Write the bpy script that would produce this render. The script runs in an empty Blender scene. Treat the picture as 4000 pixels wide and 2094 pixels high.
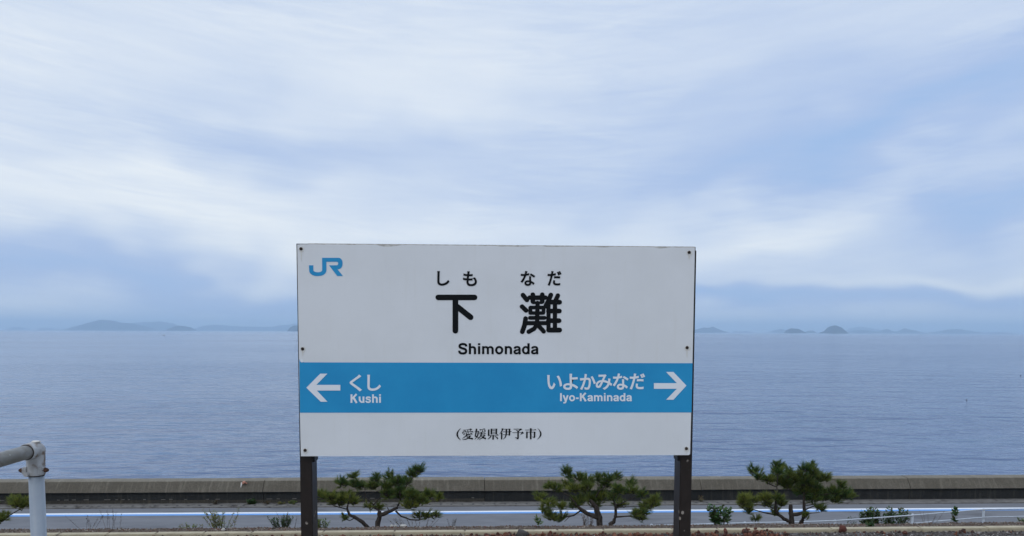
import bpy, bmesh, math, random, json
from mathutils import Vector, Matrix, noise
random.seed(7)
R = math.radians
S = bpy.context.scene
COL = S.collection

# ------------------------------------------------------------------ camera
FPX, PPX, PPY = 2950.0, 2000.0, 1500.0          # focal length and optical axis, in pixels of the 4000 x 2094 photograph
EYE = Vector((0, 0, 1.6))
YAW, PITCH, ROLL = R(-2.4), -math.atan((1500 - 1294) / 2950.0), R(0.22)
fw = Vector((-math.sin(YAW) * math.cos(PITCH), math.cos(YAW) * math.cos(PITCH), math.sin(PITCH)))
rt0 = Vector((math.cos(YAW), math.sin(YAW), 0)); up0 = rt0.cross(fw)
rt = rt0 * math.cos(ROLL) + up0 * math.sin(ROLL)
up = up0 * math.cos(ROLL) - rt0 * math.sin(ROLL)
cam_data = bpy.data.cameras.new('camera'); cam = bpy.data.objects.new('camera', cam_data); COL.objects.link(cam)
M = Matrix.Identity(4)
for i in range(3):
    M[i][0], M[i][1], M[i][2], M[i][3] = rt[i], up[i], -fw[i], EYE[i]
cam.matrix_world = M
cam_data.sensor_fit = 'HORIZONTAL'; cam_data.sensor_width = 36
cam_data.lens = FPX / 4000 * 36
cam_data.shift_y = (PPY - 1047) / 4000
cam_data.clip_start = 0.05; cam_data.clip_end = 60000
S.camera = cam

def ray(px, py):
    return fw + rt * ((px - PPX) / FPX) - up * ((py - PPY) / FPX)
def at(px, py, Y):                                # where a line of sight meets the upright plane y = Y
    d = ray(px, py); return EYE + d * (Y / d.y)
def atz(px, py, z):                               # ... and the level z
    d = ray(px, py); return EYE + d * ((z - EYE.z) / d.z)

# ------------------------------------------------------------------ sky, sun, exposure
SUN_EL, SUN_AZ = R(42), R(205)                    # high thin overcast, sun behind the camera to the left
W = bpy.data.worlds.new('World'); S.world = W; W.use_nodes = True
nt = W.node_tree; nt.nodes.clear()
class NB:
    """tiny node helper"""
    def __init__(s, t): s.t = t
    def n(s, typ, **kw):
        x = s.t.nodes.new(typ)
        for k, v in kw.items(): setattr(x, k, v)
        return x
    def put(s, sock, v):
        if v is None: return
        if hasattr(v, 'links') or isinstance(v, bpy.types.NodeSocket): s.t.links.new(v, sock)
        else:
            if isinstance(v, (tuple, list)) and len(v) == 3 and sock.type == 'RGBA': v = (*v, 1)
            sock.default_value = v
    def math(s, op, a, b=None, c=None, clamp=False):
        x = s.n('ShaderNodeMath', operation=op, use_clamp=clamp)
        s.put(x.inputs[0], a); s.put(x.inputs[1], b)
        if c is not None: s.put(x.inputs[2], c)
        return x.outputs[0]
    def mix(s, f, a, b, blend='MIX'):
        x = s.n('ShaderNodeMix', data_type='RGBA', blend_type=blend)
        s.put(x.inputs[0], f); s.put(x.inputs[6], a); s.put(x.inputs[7], b)
        return x.outputs[2]
    def ramp(s, f, lo, hi, a=0.0, b=1.0):
        x = s.n('ShaderNodeMapRange', interpolation_type='SMOOTHSTEP')
        s.put(x.inputs[0], f); s.put(x.inputs[1], lo); s.put(x.inputs[2], hi); s.put(x.inputs[3], a); s.put(x.inputs[4], b)
        return x.outputs[0]
    def noise(s, vec, scale, detail=4, rough=0.55, dist=0.0):
        x = s.n('ShaderNodeTexNoise'); s.put(x.inputs['Vector'], vec)
        x.inputs['Scale'].default_value = scale; x.inputs['Detail'].default_value = detail
        x.inputs['Roughness'].default_value = rough; x.inputs['Distortion'].default_value = dist
        return x.outputs['Fac']
    def xyz(s, x=0.0, y=0.0, z=0.0):
        c = s.n('ShaderNodeCombineXYZ'); s.put(c.inputs[0], x); s.put(c.inputs[1], y); s.put(c.inputs[2], z); return c.outputs[0]
    def mapping(s, vec, scale=(1, 1, 1), rot=(0, 0, 0), loc=(0, 0, 0)):
        m = s.n('ShaderNodeMapping'); s.put(m.inputs[0], vec)
        m.inputs['Scale'].default_value = scale; m.inputs['Rotation'].default_value = rot; m.inputs['Location'].default_value = loc
        return m.outputs[0]
b = NB(nt)
tc = b.n('ShaderNodeTexCoord')
sep = b.n('ShaderNodeSeparateXYZ'); nt.links.new(tc.outputs['Generated'], sep.inputs[0])
dx, dy, dz = sep.outputs
az = b.math('ARCTAN2', dx, dy)                    # 0 = out to sea
el = b.math('ARCSINE', dz)
az2 = b.math('MULTIPLY', az, az)
# cloud streaks sag towards the middle of the view as wide arcs
elb = b.math('SUBTRACT', el, b.math('MULTIPLY', az2, 0.13))
w1 = b.math('SUBTRACT', b.noise(b.xyz(b.math('MULTIPLY', az, 2.0), b.math('MULTIPLY', el, 4.0), 3.1), 1.6, 3), 0.5)
w2 = b.math('SUBTRACT', b.noise(b.xyz(b.math('MULTIPLY', az, 2.0), b.math('MULTIPLY', el, 4.0), 9.7), 1.6, 3), 0.5)
wel = b.math('MULTIPLY_ADD', w1, 0.20, el)
waz = b.math('MULTIPLY_ADD', w2, 0.30, az)
def azel(px, py):
    d = ray(px, py).normalized(); return math.atan2(d.x, d.y), math.asin(d.z)
mask = None
FEAT = [  # px, py, half width px, half height px, tilt (rise per px), strength : banks of thick bright cloud (+) and thin blue gaps (-)
    (650, 705, 560, 70, 0.0, .24), (250, 800, 1000, 240, 0, .19), (0, 100, 900, 200, -.05, .20), (0, 420, 500, 70, -.1, .14), (1750, 300, 450, 130, 0, .20),
    (1000, 930, 900, 90, -.06, .28), (2400, 930, 700, 130, 0, .20), (3700, 1090, 700, 42, .02, .36), (3030, 890, 330, 60, .1, .22), (3300, 740, 900, 90, .1, .14), (1700, 60, 1500, 200, 0, .10),
    (3500, 560, 900, 150, .16, -.42), (3900, 800, 500, 70, .1, -.36), (3600, 250, 900, 200, .1, -.08), (500, 1125, 1500, 80, -.03, -.34), (3300, 1170, 1300, 60, .0, -.30), (1150, 520, 900, 120, 0, -.17),
    (3000, 330, 800, 60, .12, -.08), (2400, 640, 500, 90, 0, -.04), (2100, 1180, 1500, 70, 0, -.22)]
for px, py, hw, hh, tl, st in FEAT:
    a0, e0 = azel(px, py)
    da = b.math('SUBTRACT', waz, a0)
    de = b.math('SUBTRACT', b.math('SUBTRACT', wel, e0), b.math('MULTIPLY', da, tl))
    qa = b.math('MULTIPLY', da, FPX / hw); qe = b.math('MULTIPLY', de, FPX / hh)
    q = b.math('ADD', b.math('MULTIPLY', qa, qa), b.math('MULTIPLY', qe, qe))
    gsn = b.math('MULTIPLY', b.math('EXPONENT', b.math('MULTIPLY', q, -0.9)), st * 1.05)
    mask = gsn if mask is None else b.math('ADD', mask, gsn)
st1 = b.math('SUBTRACT', b.noise(b.xyz(b.math('MULTIPLY', az, 1.6), b.math('MULTIPLY', elb, 9.0), 1.0), 1.7, 6, .55, .6), 0.5)
st3 = b.math('SUBTRACT', b.noise(b.xyz(b.math('MULTIPLY', az, 4.0), b.math('MULTIPLY', elb, 34.0), 2.0), 2.0, 8, .66, 1.2), 0.5)
st4 = b.math('SUBTRACT', b.noise(b.xyz(b.math('MULTIPLY', az, 3.0), b.math('MULTIPLY', b.math('MULTIPLY_ADD', az, 0.10, el), 30.0), 12.0), 1.3, 8, .64, 1.6), 0.5)
st2 = b.math('SUBTRACT', b.noise(b.xyz(b.math('MULTIPLY', az, 2.2), b.math('MULTIPLY', elb, 22.0), 5.0), 2.2, 6, .6, .8), 0.5)
mask = b.math('ADD', mask, b.math('MULTIPLY_ADD', st1, 0.36, 0.555))
mask = b.math('ADD', mask, b.math('MULTIPLY', st2, 0.16))
patch = b.ramp(b.noise(b.xyz(b.math('MULTIPLY', az, 2.0), b.math('MULTIPLY', el, 5.0), 21.0), 1.8, 3), .38, .62, .35, 1.5)   # fine fibres come and go
mask = b.math('ADD', mask, b.math('MULTIPLY', b.math('MULTIPLY', st3, patch), 0.19))
mask = b.math('ADD', mask, b.math('MULTIPLY', b.math('MULTIPLY', st4, patch), 0.21))
mask = b.math('ADD', mask, b.ramp(el, R(4.2), R(.3), 0, .20))      # pale veil low over the sea
mask = b.math('MULTIPLY', mask, 1.0, clamp=True)
cr = b.n('ShaderNodeValToRGB'); nt.links.new(mask, cr.inputs[0])
cr.color_ramp.elements[0].position = 0.0; cr.color_ramp.elements[0].color = (.35, .53, .84, 1)
cr.color_ramp.elements[1].position = 1.0; cr.color_ramp.elements[1].color = (.90, .955, 1.0, 1)
e = cr.color_ramp.elements.new(.32); e.color = (.46, .59, .85, 1)
e = cr.color_ramp.elements.new(.65); e.color = (.68, .775, .925, 1)
sky = b.n('ShaderNodeTexSky', sky_type='NISHITA'); sky.sun_disc = False
sky.sun_elevation = SUN_EL; sky.sun_rotation = SUN_AZ
sky.air_density = 1.0; sky.dust_density = 2.0
skys = b.mix(1.0, sky.outputs[0], (.10, .10, .10), 'MULTIPLY')
col = b.mix(0.94, skys, cr.outputs[0])
bg = b.n('ShaderNodeBackground'); nt.links.new(col, bg.inputs[0]); b.put(bg.inputs[1], b.ramp(el, R(20), R(80), 1.0, 1.75))   # overcast raised overhead, mostly out of view, to lift haze and board light
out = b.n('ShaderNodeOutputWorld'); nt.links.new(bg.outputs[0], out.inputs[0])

sun = bpy.data.lights.new('sun', 'SUN'); sun.energy = 0.5; sun.angle = R(25); sun.color = (1, .97, .92)
so = bpy.data.objects.new('sun', sun); COL.objects.link(so)
sd = Vector((math.sin(SUN_AZ) * math.cos(SUN_EL), math.cos(SUN_AZ) * math.cos(SUN_EL), math.sin(SUN_EL)))
so.rotation_euler = sd.to_track_quat('Z', 'Y').to_euler(); so.location = (-20, -40, 60)

vs = S.view_settings
vs.view_transform = 'Standard'; vs.look = 'None'; vs.gamma = 1; vs.use_curve_mapping = False; vs.exposure = 0
S.cycles.max_bounces = 6; S.cycles.volume_bounces = 1; S.cycles.transparent_max_bounces = 4

# ------------------------------------------------------------------ helpers
def link(name, me, mat=None, parent=None):
    o = bpy.data.objects.new(name, me); COL.objects.link(o)
    if mat is not None:
        for m in (mat if isinstance(mat, (list, tuple)) else [mat]): me.materials.append(m)
    if parent is not None: o.parent = parent
    return o
def tag(o, label=None, cat=None, group=None, kind=None):
    if label: o['label'] = label
    if cat: o['category'] = cat
    if group: o['group'] = group
    if kind: o['kind'] = kind
    return o
def empty(name, loc=(0, 0, 0)):
    o = bpy.data.objects.new(name, None); COL.objects.link(o); o.location = loc; o.empty_display_size = .2
    return o
class MB:
    """collects vertices and faces for one mesh"""
    def __init__(s): s.v, s.f, s.m, s.c = [], [], [], []
    def add(s, vs, fs, m=0, c=None):
        k = len(s.v); s.v += [tuple(x) for x in vs]; s.f += [tuple(i + k for i in f) for f in fs]; s.m += [m] * len(fs)
        if c is not None: s.c += [c] * len(vs)
    def box(s, lo, hi, m=0, bev=0):
        x0, y0, z0 = lo; x1, y1, z1 = hi
        s.add([(x0, y0, z0), (x1, y0, z0), (x1, y1, z0), (x0, y1, z0), (x0, y0, z1), (x1, y0, z1), (x1, y1, z1), (x0, y1, z1)],
              [(0, 3, 2, 1), (4, 5, 6, 7), (0, 1, 5, 4), (1, 2, 6, 5), (2, 3, 7, 6), (3, 0, 4, 7)], m)
    def tube(s, pts, rad, n=8, m=0, cap=True, c=None, rough=0):
        pts = [Vector(p) for p in pts]; rings = []; k0 = len(s.v)
        for i, p in enumerate(pts):
            t = (pts[min(i + 1, len(pts) - 1)] - pts[max(i - 1, 0)]).normalized()
            a = t.cross(Vector((0, 0, 1)) if abs(t.z) < .9 else Vector((1, 0, 0))).normalized(); bb = t.cross(a)
            r = rad[i] if isinstance(rad, (list, tuple)) else rad
            rings.append([p + (a * math.cos(2 * math.pi * j / n) + bb * math.sin(2 * math.pi * j / n)) * r * (1 + rough * random.uniform(-1, 1)) for j in range(n)])
        vs = [v for rg in rings for v in rg]; fs = []
        for i in range(len(pts) - 1):
            for j in range(n):
                fs.append((i * n + j, i * n + (j + 1) % n, (i + 1) * n + (j + 1) % n, (i + 1) * n + j))
        if cap: fs.append(tuple(range(n))[::-1]); fs.append(tuple((len(pts) - 1) * n + j for j in range(n)))
        s.add(vs, fs, m, c)
    def extrude(s, prof, x0, x1, m=0, mats=None):
        n = len(prof)
        vs = [(x0, y, z) for y, z in prof] + [(x1, y, z) for y, z in prof]
        fs = [(i, (i + 1) % n, n + (i + 1) % n, n + i) for i in range(n)]
        k = len(s.m); s.add(vs, fs + [tuple(range(n))[::-1], tuple(n + i for i in range(n))], m)
        if mats:
            for i, q in enumerate(mats): s.m[k + i] = q
    def build(s, name, mat=None, parent=None, smooth=False, bevel=0):
        me = bpy.data.meshes.new(name); me.from_pydata(s.v, [], s.f)
        bm = bmesh.new(); bm.from_mesh(me); bmesh.ops.recalc_face_normals(bm, faces=bm.faces)
        if bevel: bmesh.ops.bevel(bm, geom=bm.edges[:], offset=bevel, segments=2, affect='EDGES')
        bm.to_mesh(me); bm.free()
        o = link(name, me, mat, parent)
        if not bevel:
            for p, mi in zip(me.polygons, s.m): p.material_index = mi
        if s.c and len(s.c) == len(me.vertices):
            at_ = me.color_attributes.new('tint', 'FLOAT_COLOR', 'POINT')
            at_.data.foreach_set('color', [x for c in s.c for x in (*c, 1)])
        if smooth: me.polygons.foreach_set('use_smooth', [True] * len(me.polygons))
        me.update(); return o

# ------------------------------------------------------------------ materials
def material(name, base, rough=.7, spec=.5, metal=0.0):
    m = bpy.data.materials.new(name); m.use_nodes = True
    p = m.node_tree.nodes['Principled BSDF']
    p.inputs['Base Color'].default_value = (*base, 1); p.inputs['Roughness'].default_value = rough
    p.inputs['Specular IOR Level'].default_value = spec; p.inputs['Metallic'].default_value = metal
    return m, NB(m.node_tree), p
def speckled(name, c1, c2, scale=30, rough=.85, bump=.3, bscale=None, stretch=(1, 1, 1), c3=None, t3=(.62, .72), s3=8, dist=.02, spec=.3):
    m, b, p = material(name, c1, rough, spec)
    t = b.n('ShaderNodeTexCoord').outputs['Object']; v = b.mapping(t, stretch)
    f = b.ramp(b.noise(v, scale, 6, .65), .3, .7)
    c = b.mix(f, c1, c2)
    if c3: c = b.mix(b.ramp(b.noise(b.mapping(v, loc=(5, 3, 1)), s3, 5, .6), *t3), c, c3)
    b.put(p.inputs['Base Color'], c)
    bp = b.n('ShaderNodeBump'); bp.inputs['Strength'].default_value = bump; bp.inputs['Distance'].default_value = dist
    b.put(bp.inputs['Height'], b.noise(v, bscale or scale * 2, 5, .7)); b.put(p.inputs['Normal'], bp.outputs[0])
    return m
def tinted(name, rough=.6, trans=.25, spec=.3):
    m, b, p = material(name, (.1, .1, .1), rough, spec)
    a = b.n('ShaderNodeAttribute', attribute_name='tint'); b.put(p.inputs['Base Color'], a.outputs['Color'])
    if trans:
        tr = b.n('ShaderNodeBsdfTranslucent'); b.put(tr.inputs[0], a.outputs['Color'])
        mx = b.n('ShaderNodeMixShader'); mx.inputs[0].default_value = trans
        b.t.links.new(p.outputs[0], mx.inputs[1]); b.t.links.new(tr.outputs[0], mx.inputs[2])
        b.t.links.new(mx.outputs[0], b.t.nodes['Material Output'].inputs[0])
    return m
MT = {}
# sign
m, b, p = material('sign white', (.72, .72, .715), .38, .3)
t = b.n('ShaderNodeTexCoord').outputs['Object']
c = b.mix(b.ramp(b.noise(t, 2.2, 5, .6), .35, .7), (.72, .72, .715), (.675, .675, .665))
c = b.mix(b.ramp(b.noise(b.mapping(t, (14, 1, 1.2)), 2.5, 4), .55, .8, 0, .45), c, (.66, .65, .62))
c = b.mix(b.ramp(b.noise(t, 160, 2), .72, .78, 0, .6), c, (.5, .48, .44))
b.put(p.inputs['Base Color'], c); MT['white'] = m
m, b, p = material('sign blue', (.012, .22, .50), .38, .4)
t = b.n('ShaderNodeTexCoord').outputs['Object']
b.put(p.inputs['Base Color'], b.mix(b.ramp(b.noise(t, 3, 5, .6), .35, .7), (.009, .250, .50), (.014, .290, .55))); MT['blue'] = m
MT['letter'] = material('sign black lettering', (.004, .005, .006), .5, .12)[0]
MT['wletter'] = material('sign white lettering', (.76, .77, .78), .4, .3)[0]
m, b, p = material('post paint', (.018, .016, .016), .42, .22)
t = b.n('ShaderNodeTexCoord').outputs['Object']
vo = b.n('ShaderNodeTexVoronoi', feature='F1'); b.put(vo.inputs['Vector'], b.mapping(t, (1, 1, .8))); vo.inputs['Scale'].default_value = 24
fl = b.math('MULTIPLY', b.ramp(vo.outputs['Distance'], .17, .13), b.ramp(b.noise(t, 7, 3), .50, .54))
b.put(p.inputs['Base Color'], b.mix(fl, b.mix(b.noise(t, 30, 4), (.015, .0105, .0085), (.028, .020, .016)), (.28, .24, .20)))
b.put(p.inputs['Roughness'], b.mix(fl, (.4, .4, .4), (.9, .9, .9))); MT['post'] = m
MT['edge'] = speckled('sign frame', (.015, .015, .017), (.03, .028, .028), 60, .5, .1)
MT['torn'] = speckled('torn sheet', (.34, .31, .27), (.62, .60, .56), 60, .8, .2)
MT['rust'] = speckled('rust', (.045, .025, .018), (.14, .065, .035), 120, .9, .5)
MT['stain'] = speckled('rust stain', (.60, .57, .50), (.70, .69, .65), 120, .6, .0)
MT['screw'] = speckled('rusted screw', (.012, .010, .009), (.05, .03, .02), 300, .8, .3)
# handrail
m, b, p = material('grey rail paint', (.40, .43, .47), .45, .45)
t = b.n('ShaderNodeTexCoord').outputs['Object']
c = b.mix(b.ramp(b.noise(t, 9, 5, .6), .35, .75), (.31, .305, .29), (.25, .24, .22))
c = b.mix(b.ramp(b.noise(b.mapping(t, (1, .5, 1)), 16, 7, .7), .42, .60, 0, .85), c, (.165, .145, .11))
c = b.mix(b.ramp(b.noise(b.mapping(t, (9, 9, 5)), 9, 4), .66, .72, 0, .7), c, (.62, .62, .60))
b.put(p.inputs['Base Color'], c); MT['dirty_rail'] = m
MT['post_rail'] = speckled('light grey post paint', (.265, .30, .34), (.305, .34, .375), 10, .42, .03, c3=(.27, .285, .29), t3=(.66, .78), spec=.45)
MT['cast'] = speckled('cast fitting paint', (.43, .43, .43), (.27, .26, .245), 30, .55, .35, c3=(.15, .10, .065), t3=(.48, .64), s3=26, dist=.004, spec=.45)
MT['guard'] = speckled('white guard pipe', (.54, .58, .62), (.43, .465, .50), 8, .45, .05, c3=(.36, .33, .28), t3=(.62, .75), s3=5)
# ground
MT['asphalt'] = speckled('asphalt', (.150, .152, .160), (.19, .19, .197), 2.5, .85, .25, 140, (.35, 1, 1), c3=(.125, .125, .13), t3=(.55, .7), s3=1.2)
MT['line'] = speckled('white road paint', (.86, .87, .88), (.78, .79, .80), 14, .6, .1)
MT['cycle'] = speckled('blue road paint', (.14, .34, .70), (.18, .39, .74), 14, .6, .1)
MT['soil'] = speckled('brown soil', (.085, .060, .042), (.135, .098, .072), 7, .95, .9, 40, c3=(.22, .19, .16), t3=(.64, .70), s3=26, dist=.03)
MT['bed'] = speckled('old ballast ground', (.085, .072, .064), (.15, .135, .125), 9, .95, .9, 45, c3=(.33, .31, .29), t3=(.63, .68), s3=30, dist=.03)
MT['kerb'] = speckled('weathered cream concrete', (.49, .42, .285), (.40, .34, .23), 5, .9, .4, 60, c3=(.24, .20, .15), t3=(.6, .74), s3=5)
MT['plat'] = speckled('platform concrete', (.22, .215, .20), (.28, .27, .255), 4, .9, .3, 50)
MT['gutter'] = speckled('dirty gutter concrete', (.13, .12, .105), (.20, .185, .165), 6, .95, .5, 50, c3=(.07, .06, .05), t3=(.55, .68), s3=3)
def concrete(name, a, c_, streak, dark):
    m, b, p = material(name, a, .92, .2)
    t = b.n('ShaderNodeTexCoord').outputs['Object']
    c = b.mix(b.ramp(b.noise(t, 1.3, 6, .65), .3, .7), a, c_)
    c = b.mix(b.ramp(b.noise(t, 22, 6, .8), .38, .62, 0, .8), c, dark)
    c = b.mix(b.ramp(b.noise(b.mapping(t, (6, 1, .55)), 1.6, 6, .75), .50, .68, 0, .48), c, streak)
    c = b.mix(b.ramp(b.noise(b.mapping(t, (1, 1, 2.5)), 9, 5, .75), .64, .70, 0, .55), c, streak)
    b.put(p.inputs['Base Color'], c)
    bp = b.n('ShaderNodeBump'); bp.inputs['Strength'].default_value = .6; bp.inputs['Distance'].default_value = .015
    b.put(bp.inputs['Height'], b.noise(t, 45, 5, .75)); b.put(p.inputs['Normal'], bp.outputs[0]); return m
MT['wall'] = concrete('seawall concrete', (.108, .092, .068), (.150, .130, .098), (.235, .205, .155), (.082, .07, .052))
MT['lit_walltop'] = concrete('top lit crown concrete', (.205, .180, .138), (.25, .22, .17), (.32, .29, .23), (.15, .13, .10))  # same concrete as the face, with light from above put into the colour
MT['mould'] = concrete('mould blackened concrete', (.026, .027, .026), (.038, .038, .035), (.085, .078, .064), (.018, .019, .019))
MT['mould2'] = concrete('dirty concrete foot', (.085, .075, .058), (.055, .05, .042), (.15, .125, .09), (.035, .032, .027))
MT['lime'] = material('lime crust', (.62, .58, .52), .9, .2)[0]
MT['orange'] = speckled('orange rusted metal', (.42, .15, .09), (.52, .27, .19), 40, .7, .2)
# plants and stones
MT['needle'] = tinted('pine needles', .55, .22)
MT['leaf'] = tinted('leaves', .5, .3)
MT['bark'] = speckled('pine bark', (.030, .024, .019), (.075, .060, .048), 34, .95, 1.0, 40, (1, 1, .4), dist=.02)
MT['twig'] = speckled('dry stem', (.07, .05, .035), (.12, .09, .06), 60, .9, .1)
MT['stone'] = tinted('rust red ballast', .9, 0)
MT['rock'] = speckled('dark boulder', (.05, .047, .043), (.10, .09, .08), 16, .95, .6, 40, dist=.01)
MT['pale'] = speckled('pale stone', (.42, .39, .34), (.52, .49, .44), 30, .9, .3)
MT['island'] = speckled('haze tinted wooded island', (.012, .032, .046), (.020, .040, .050), .02, .95, .3, .05)  # dark green woods with some haze blue mixed into the colour
MT['boat'] = material('boat hull paint', (.10, .12, .16), .4)[0]
MT['boatw'] = material('boat cabin paint', (.75, .76, .78), .4)[0]
MT['buoy'] = material('buoy rubber', (.02, .02, .025), .6)[0]
MT['foam'] = material('wake foam', (.75, .78, .80), .7)[0]
# sea
m, b, p = material('sea water', (.033, .080, .180), .10, .5)
p.inputs['IOR'].default_value = 1.333
t = b.n('ShaderNodeTexCoord').outputs['Object']
r1 = b.mapping(t, (.42, 1, 1), (0, 0, R(9)))
r2 = b.mapping(t, (.50, 1, 1), (0, 0, R(-14)))
big = b.math('ADD', b.math('MULTIPLY', b.noise(b.mapping(t, (.16, .5, 1)), .020, 4, .6), .6), b.math('MULTIPLY', b.noise(b.mapping(t, (.2, .8, 1)), .0035, 4, .6), .4))
h1 = b.noise(r1, .55, 3, .5, .4); h1 = b.math('POWER', h1, 1.6)
h2 = b.noise(r2, 1.7, 4, .55, .3)
h3 = b.noise(b.mapping(t, (.34, 1, 1), (0, 0, R(7))), .21, 3, .5, .3)
h = b.math('ADD', b.math('MULTIPLY', h1, 1.25), b.math('ADD', b.math('MULTIPLY', h2, .22), b.math('MULTIPLY', h3, 2.6)))
bp = b.n('ShaderNodeBump'); bp.inputs['Distance'].default_value = 1.0
sx_ = b.n('ShaderNodeSeparateXYZ'); b.put(sx_.inputs[0], t)
calm = b.math('ADD', big, b.ramp(sx_.outputs[0], -260, 260, -.10, .10))   # calmer, lighter water to the left
b.put(bp.inputs['Strength'], b.ramp(calm, .32, .68, .17, .60)); b.put(bp.inputs['Height'], h); b.put(p.inputs['Normal'], bp.outputs[0])
MT['sea'] = m

# ------------------------------------------------------------------ the setting
SEA_Z, ROAD_Z, BED_Z = -7.5, -3.8, -1.008
SEA_FAR = 20500
mb = MB()
ys = [24.6, 40, 80, 160, 320, 640, 1300, 2600, 5200, 10400, SEA_FAR]
xs = [-16000, -4000, -1000, -250, -60, 0, 60, 250, 1000, 4000, 16000]
mb.add([(x, y, SEA_Z) for y in ys for x in xs], [(j * 11 + i, j * 11 + i + 1, (j + 1) * 11 + i + 1, (j + 1) * 11 + i) for j in range(10) for i in range(10)])
tag(mb.build('sea', MT['sea']), 'calm blue grey sea with small ripples reaching to the horizon', kind='structure')

mb = MB(); mb.box((-40, -6, -1.3), (40, 3.75, 0))
tag(mb.build('platform', MT['plat']), kind='structure')
mb = MB(); mb.box((-300, -300, -1.8), (300, 9.52, BED_Z))
bed = tag(mb.build('track_bed', MT['bed']), 'brown grey old track bed with rust red ballast along the kerb', kind='structure')

# embankment: soil strip behind the kerb, then a slope down to the road
def soil_z(x, y):
    prof = [(9.40, -1.05), (9.66, -.990), (10.0, -1.04), (10.55, -1.165), (10.75, -1.225), (11.1, -1.42), (16.4, -3.70), (17.2, ROAD_Z + .03), (17.6, ROAD_Z - .1)]
    for (a, za), (c, zc) in zip(prof, prof[1:]):
        if y <= c: z = za + (zc - za) * (y - a) / (c - a); break
    else: z = prof[-1][1]
    n = noise.noise(Vector((x * .8, y * .8, 3))) * .03 + noise.noise(Vector((x * 3.1, y * 3.1, 7))) * .022 + noise.noise(Vector((x * 9, y * 9, 1))) * .012
    return z + n * min(1, max(0, (y - 9.55) / .4)) * (.45 if y < 11 else 1)
mb = MB(); xs = [-300, -60] + [-22 + i * .09 for i in range(490)] + [60, 300]
ys = [9.53, 9.66, 9.78, 9.9, 10.0, 10.12, 10.25, 10.38, 10.5, 10.6, 10.7, 10.8, 10.95, 11.15, 11.8, 12.8, 14, 15.4, 16.4, 16.9, 17.2]
nx = len(xs)
mb.add([(x, y, soil_z(x, y)) for y in ys for x in xs], [(j * nx + i, j * nx + i + 1, (j + 1) * nx + i + 1, (j + 1) * nx + i) for j in range(len(ys) - 1) for i in range(nx - 1)])
tag(mb.build('embankment', MT['soil'], smooth=True), 'brown soil bank dropping from the kerb to the road', kind='structure')

mb = MB(); mb.box((-300, 16.9, ROAD_Z - .5), (300, 23.02, ROAD_Z))
road = tag(mb.build('road', MT['asphalt']), 'grey asphalt coast road with white and blue edge lines', kind='structure')
mb = MB(); mb.box((-300, 22.27, ROAD_Z + .001), (300, 22.43, ROAD_Z + .004)); mb.build('edge_line', MT['line'], road)
mb = MB(); mb.box((-300, 22.09, ROAD_Z + .001), (300, 22.262, ROAD_Z + .004)); mb.build('cycling_line', MT['cycle'], road)
gut = MB(); gut.box((-300, 23.02, ROAD_Z - .5), (300, 23.56, ROAD_Z + .03))
gutter = tag(gut.build('gutter', MT['gutter']), kind='structure')
gh = MB(); x = -16.0
while x < 12:
    gh.box((x, 23.16, ROAD_Z + .031), (x + .055, 23.26, ROAD_Z + .034)); x += .335
o = gh.build('drain_hole', MT['buoy'], gutter); o['kind'] = 'stuff'

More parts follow.
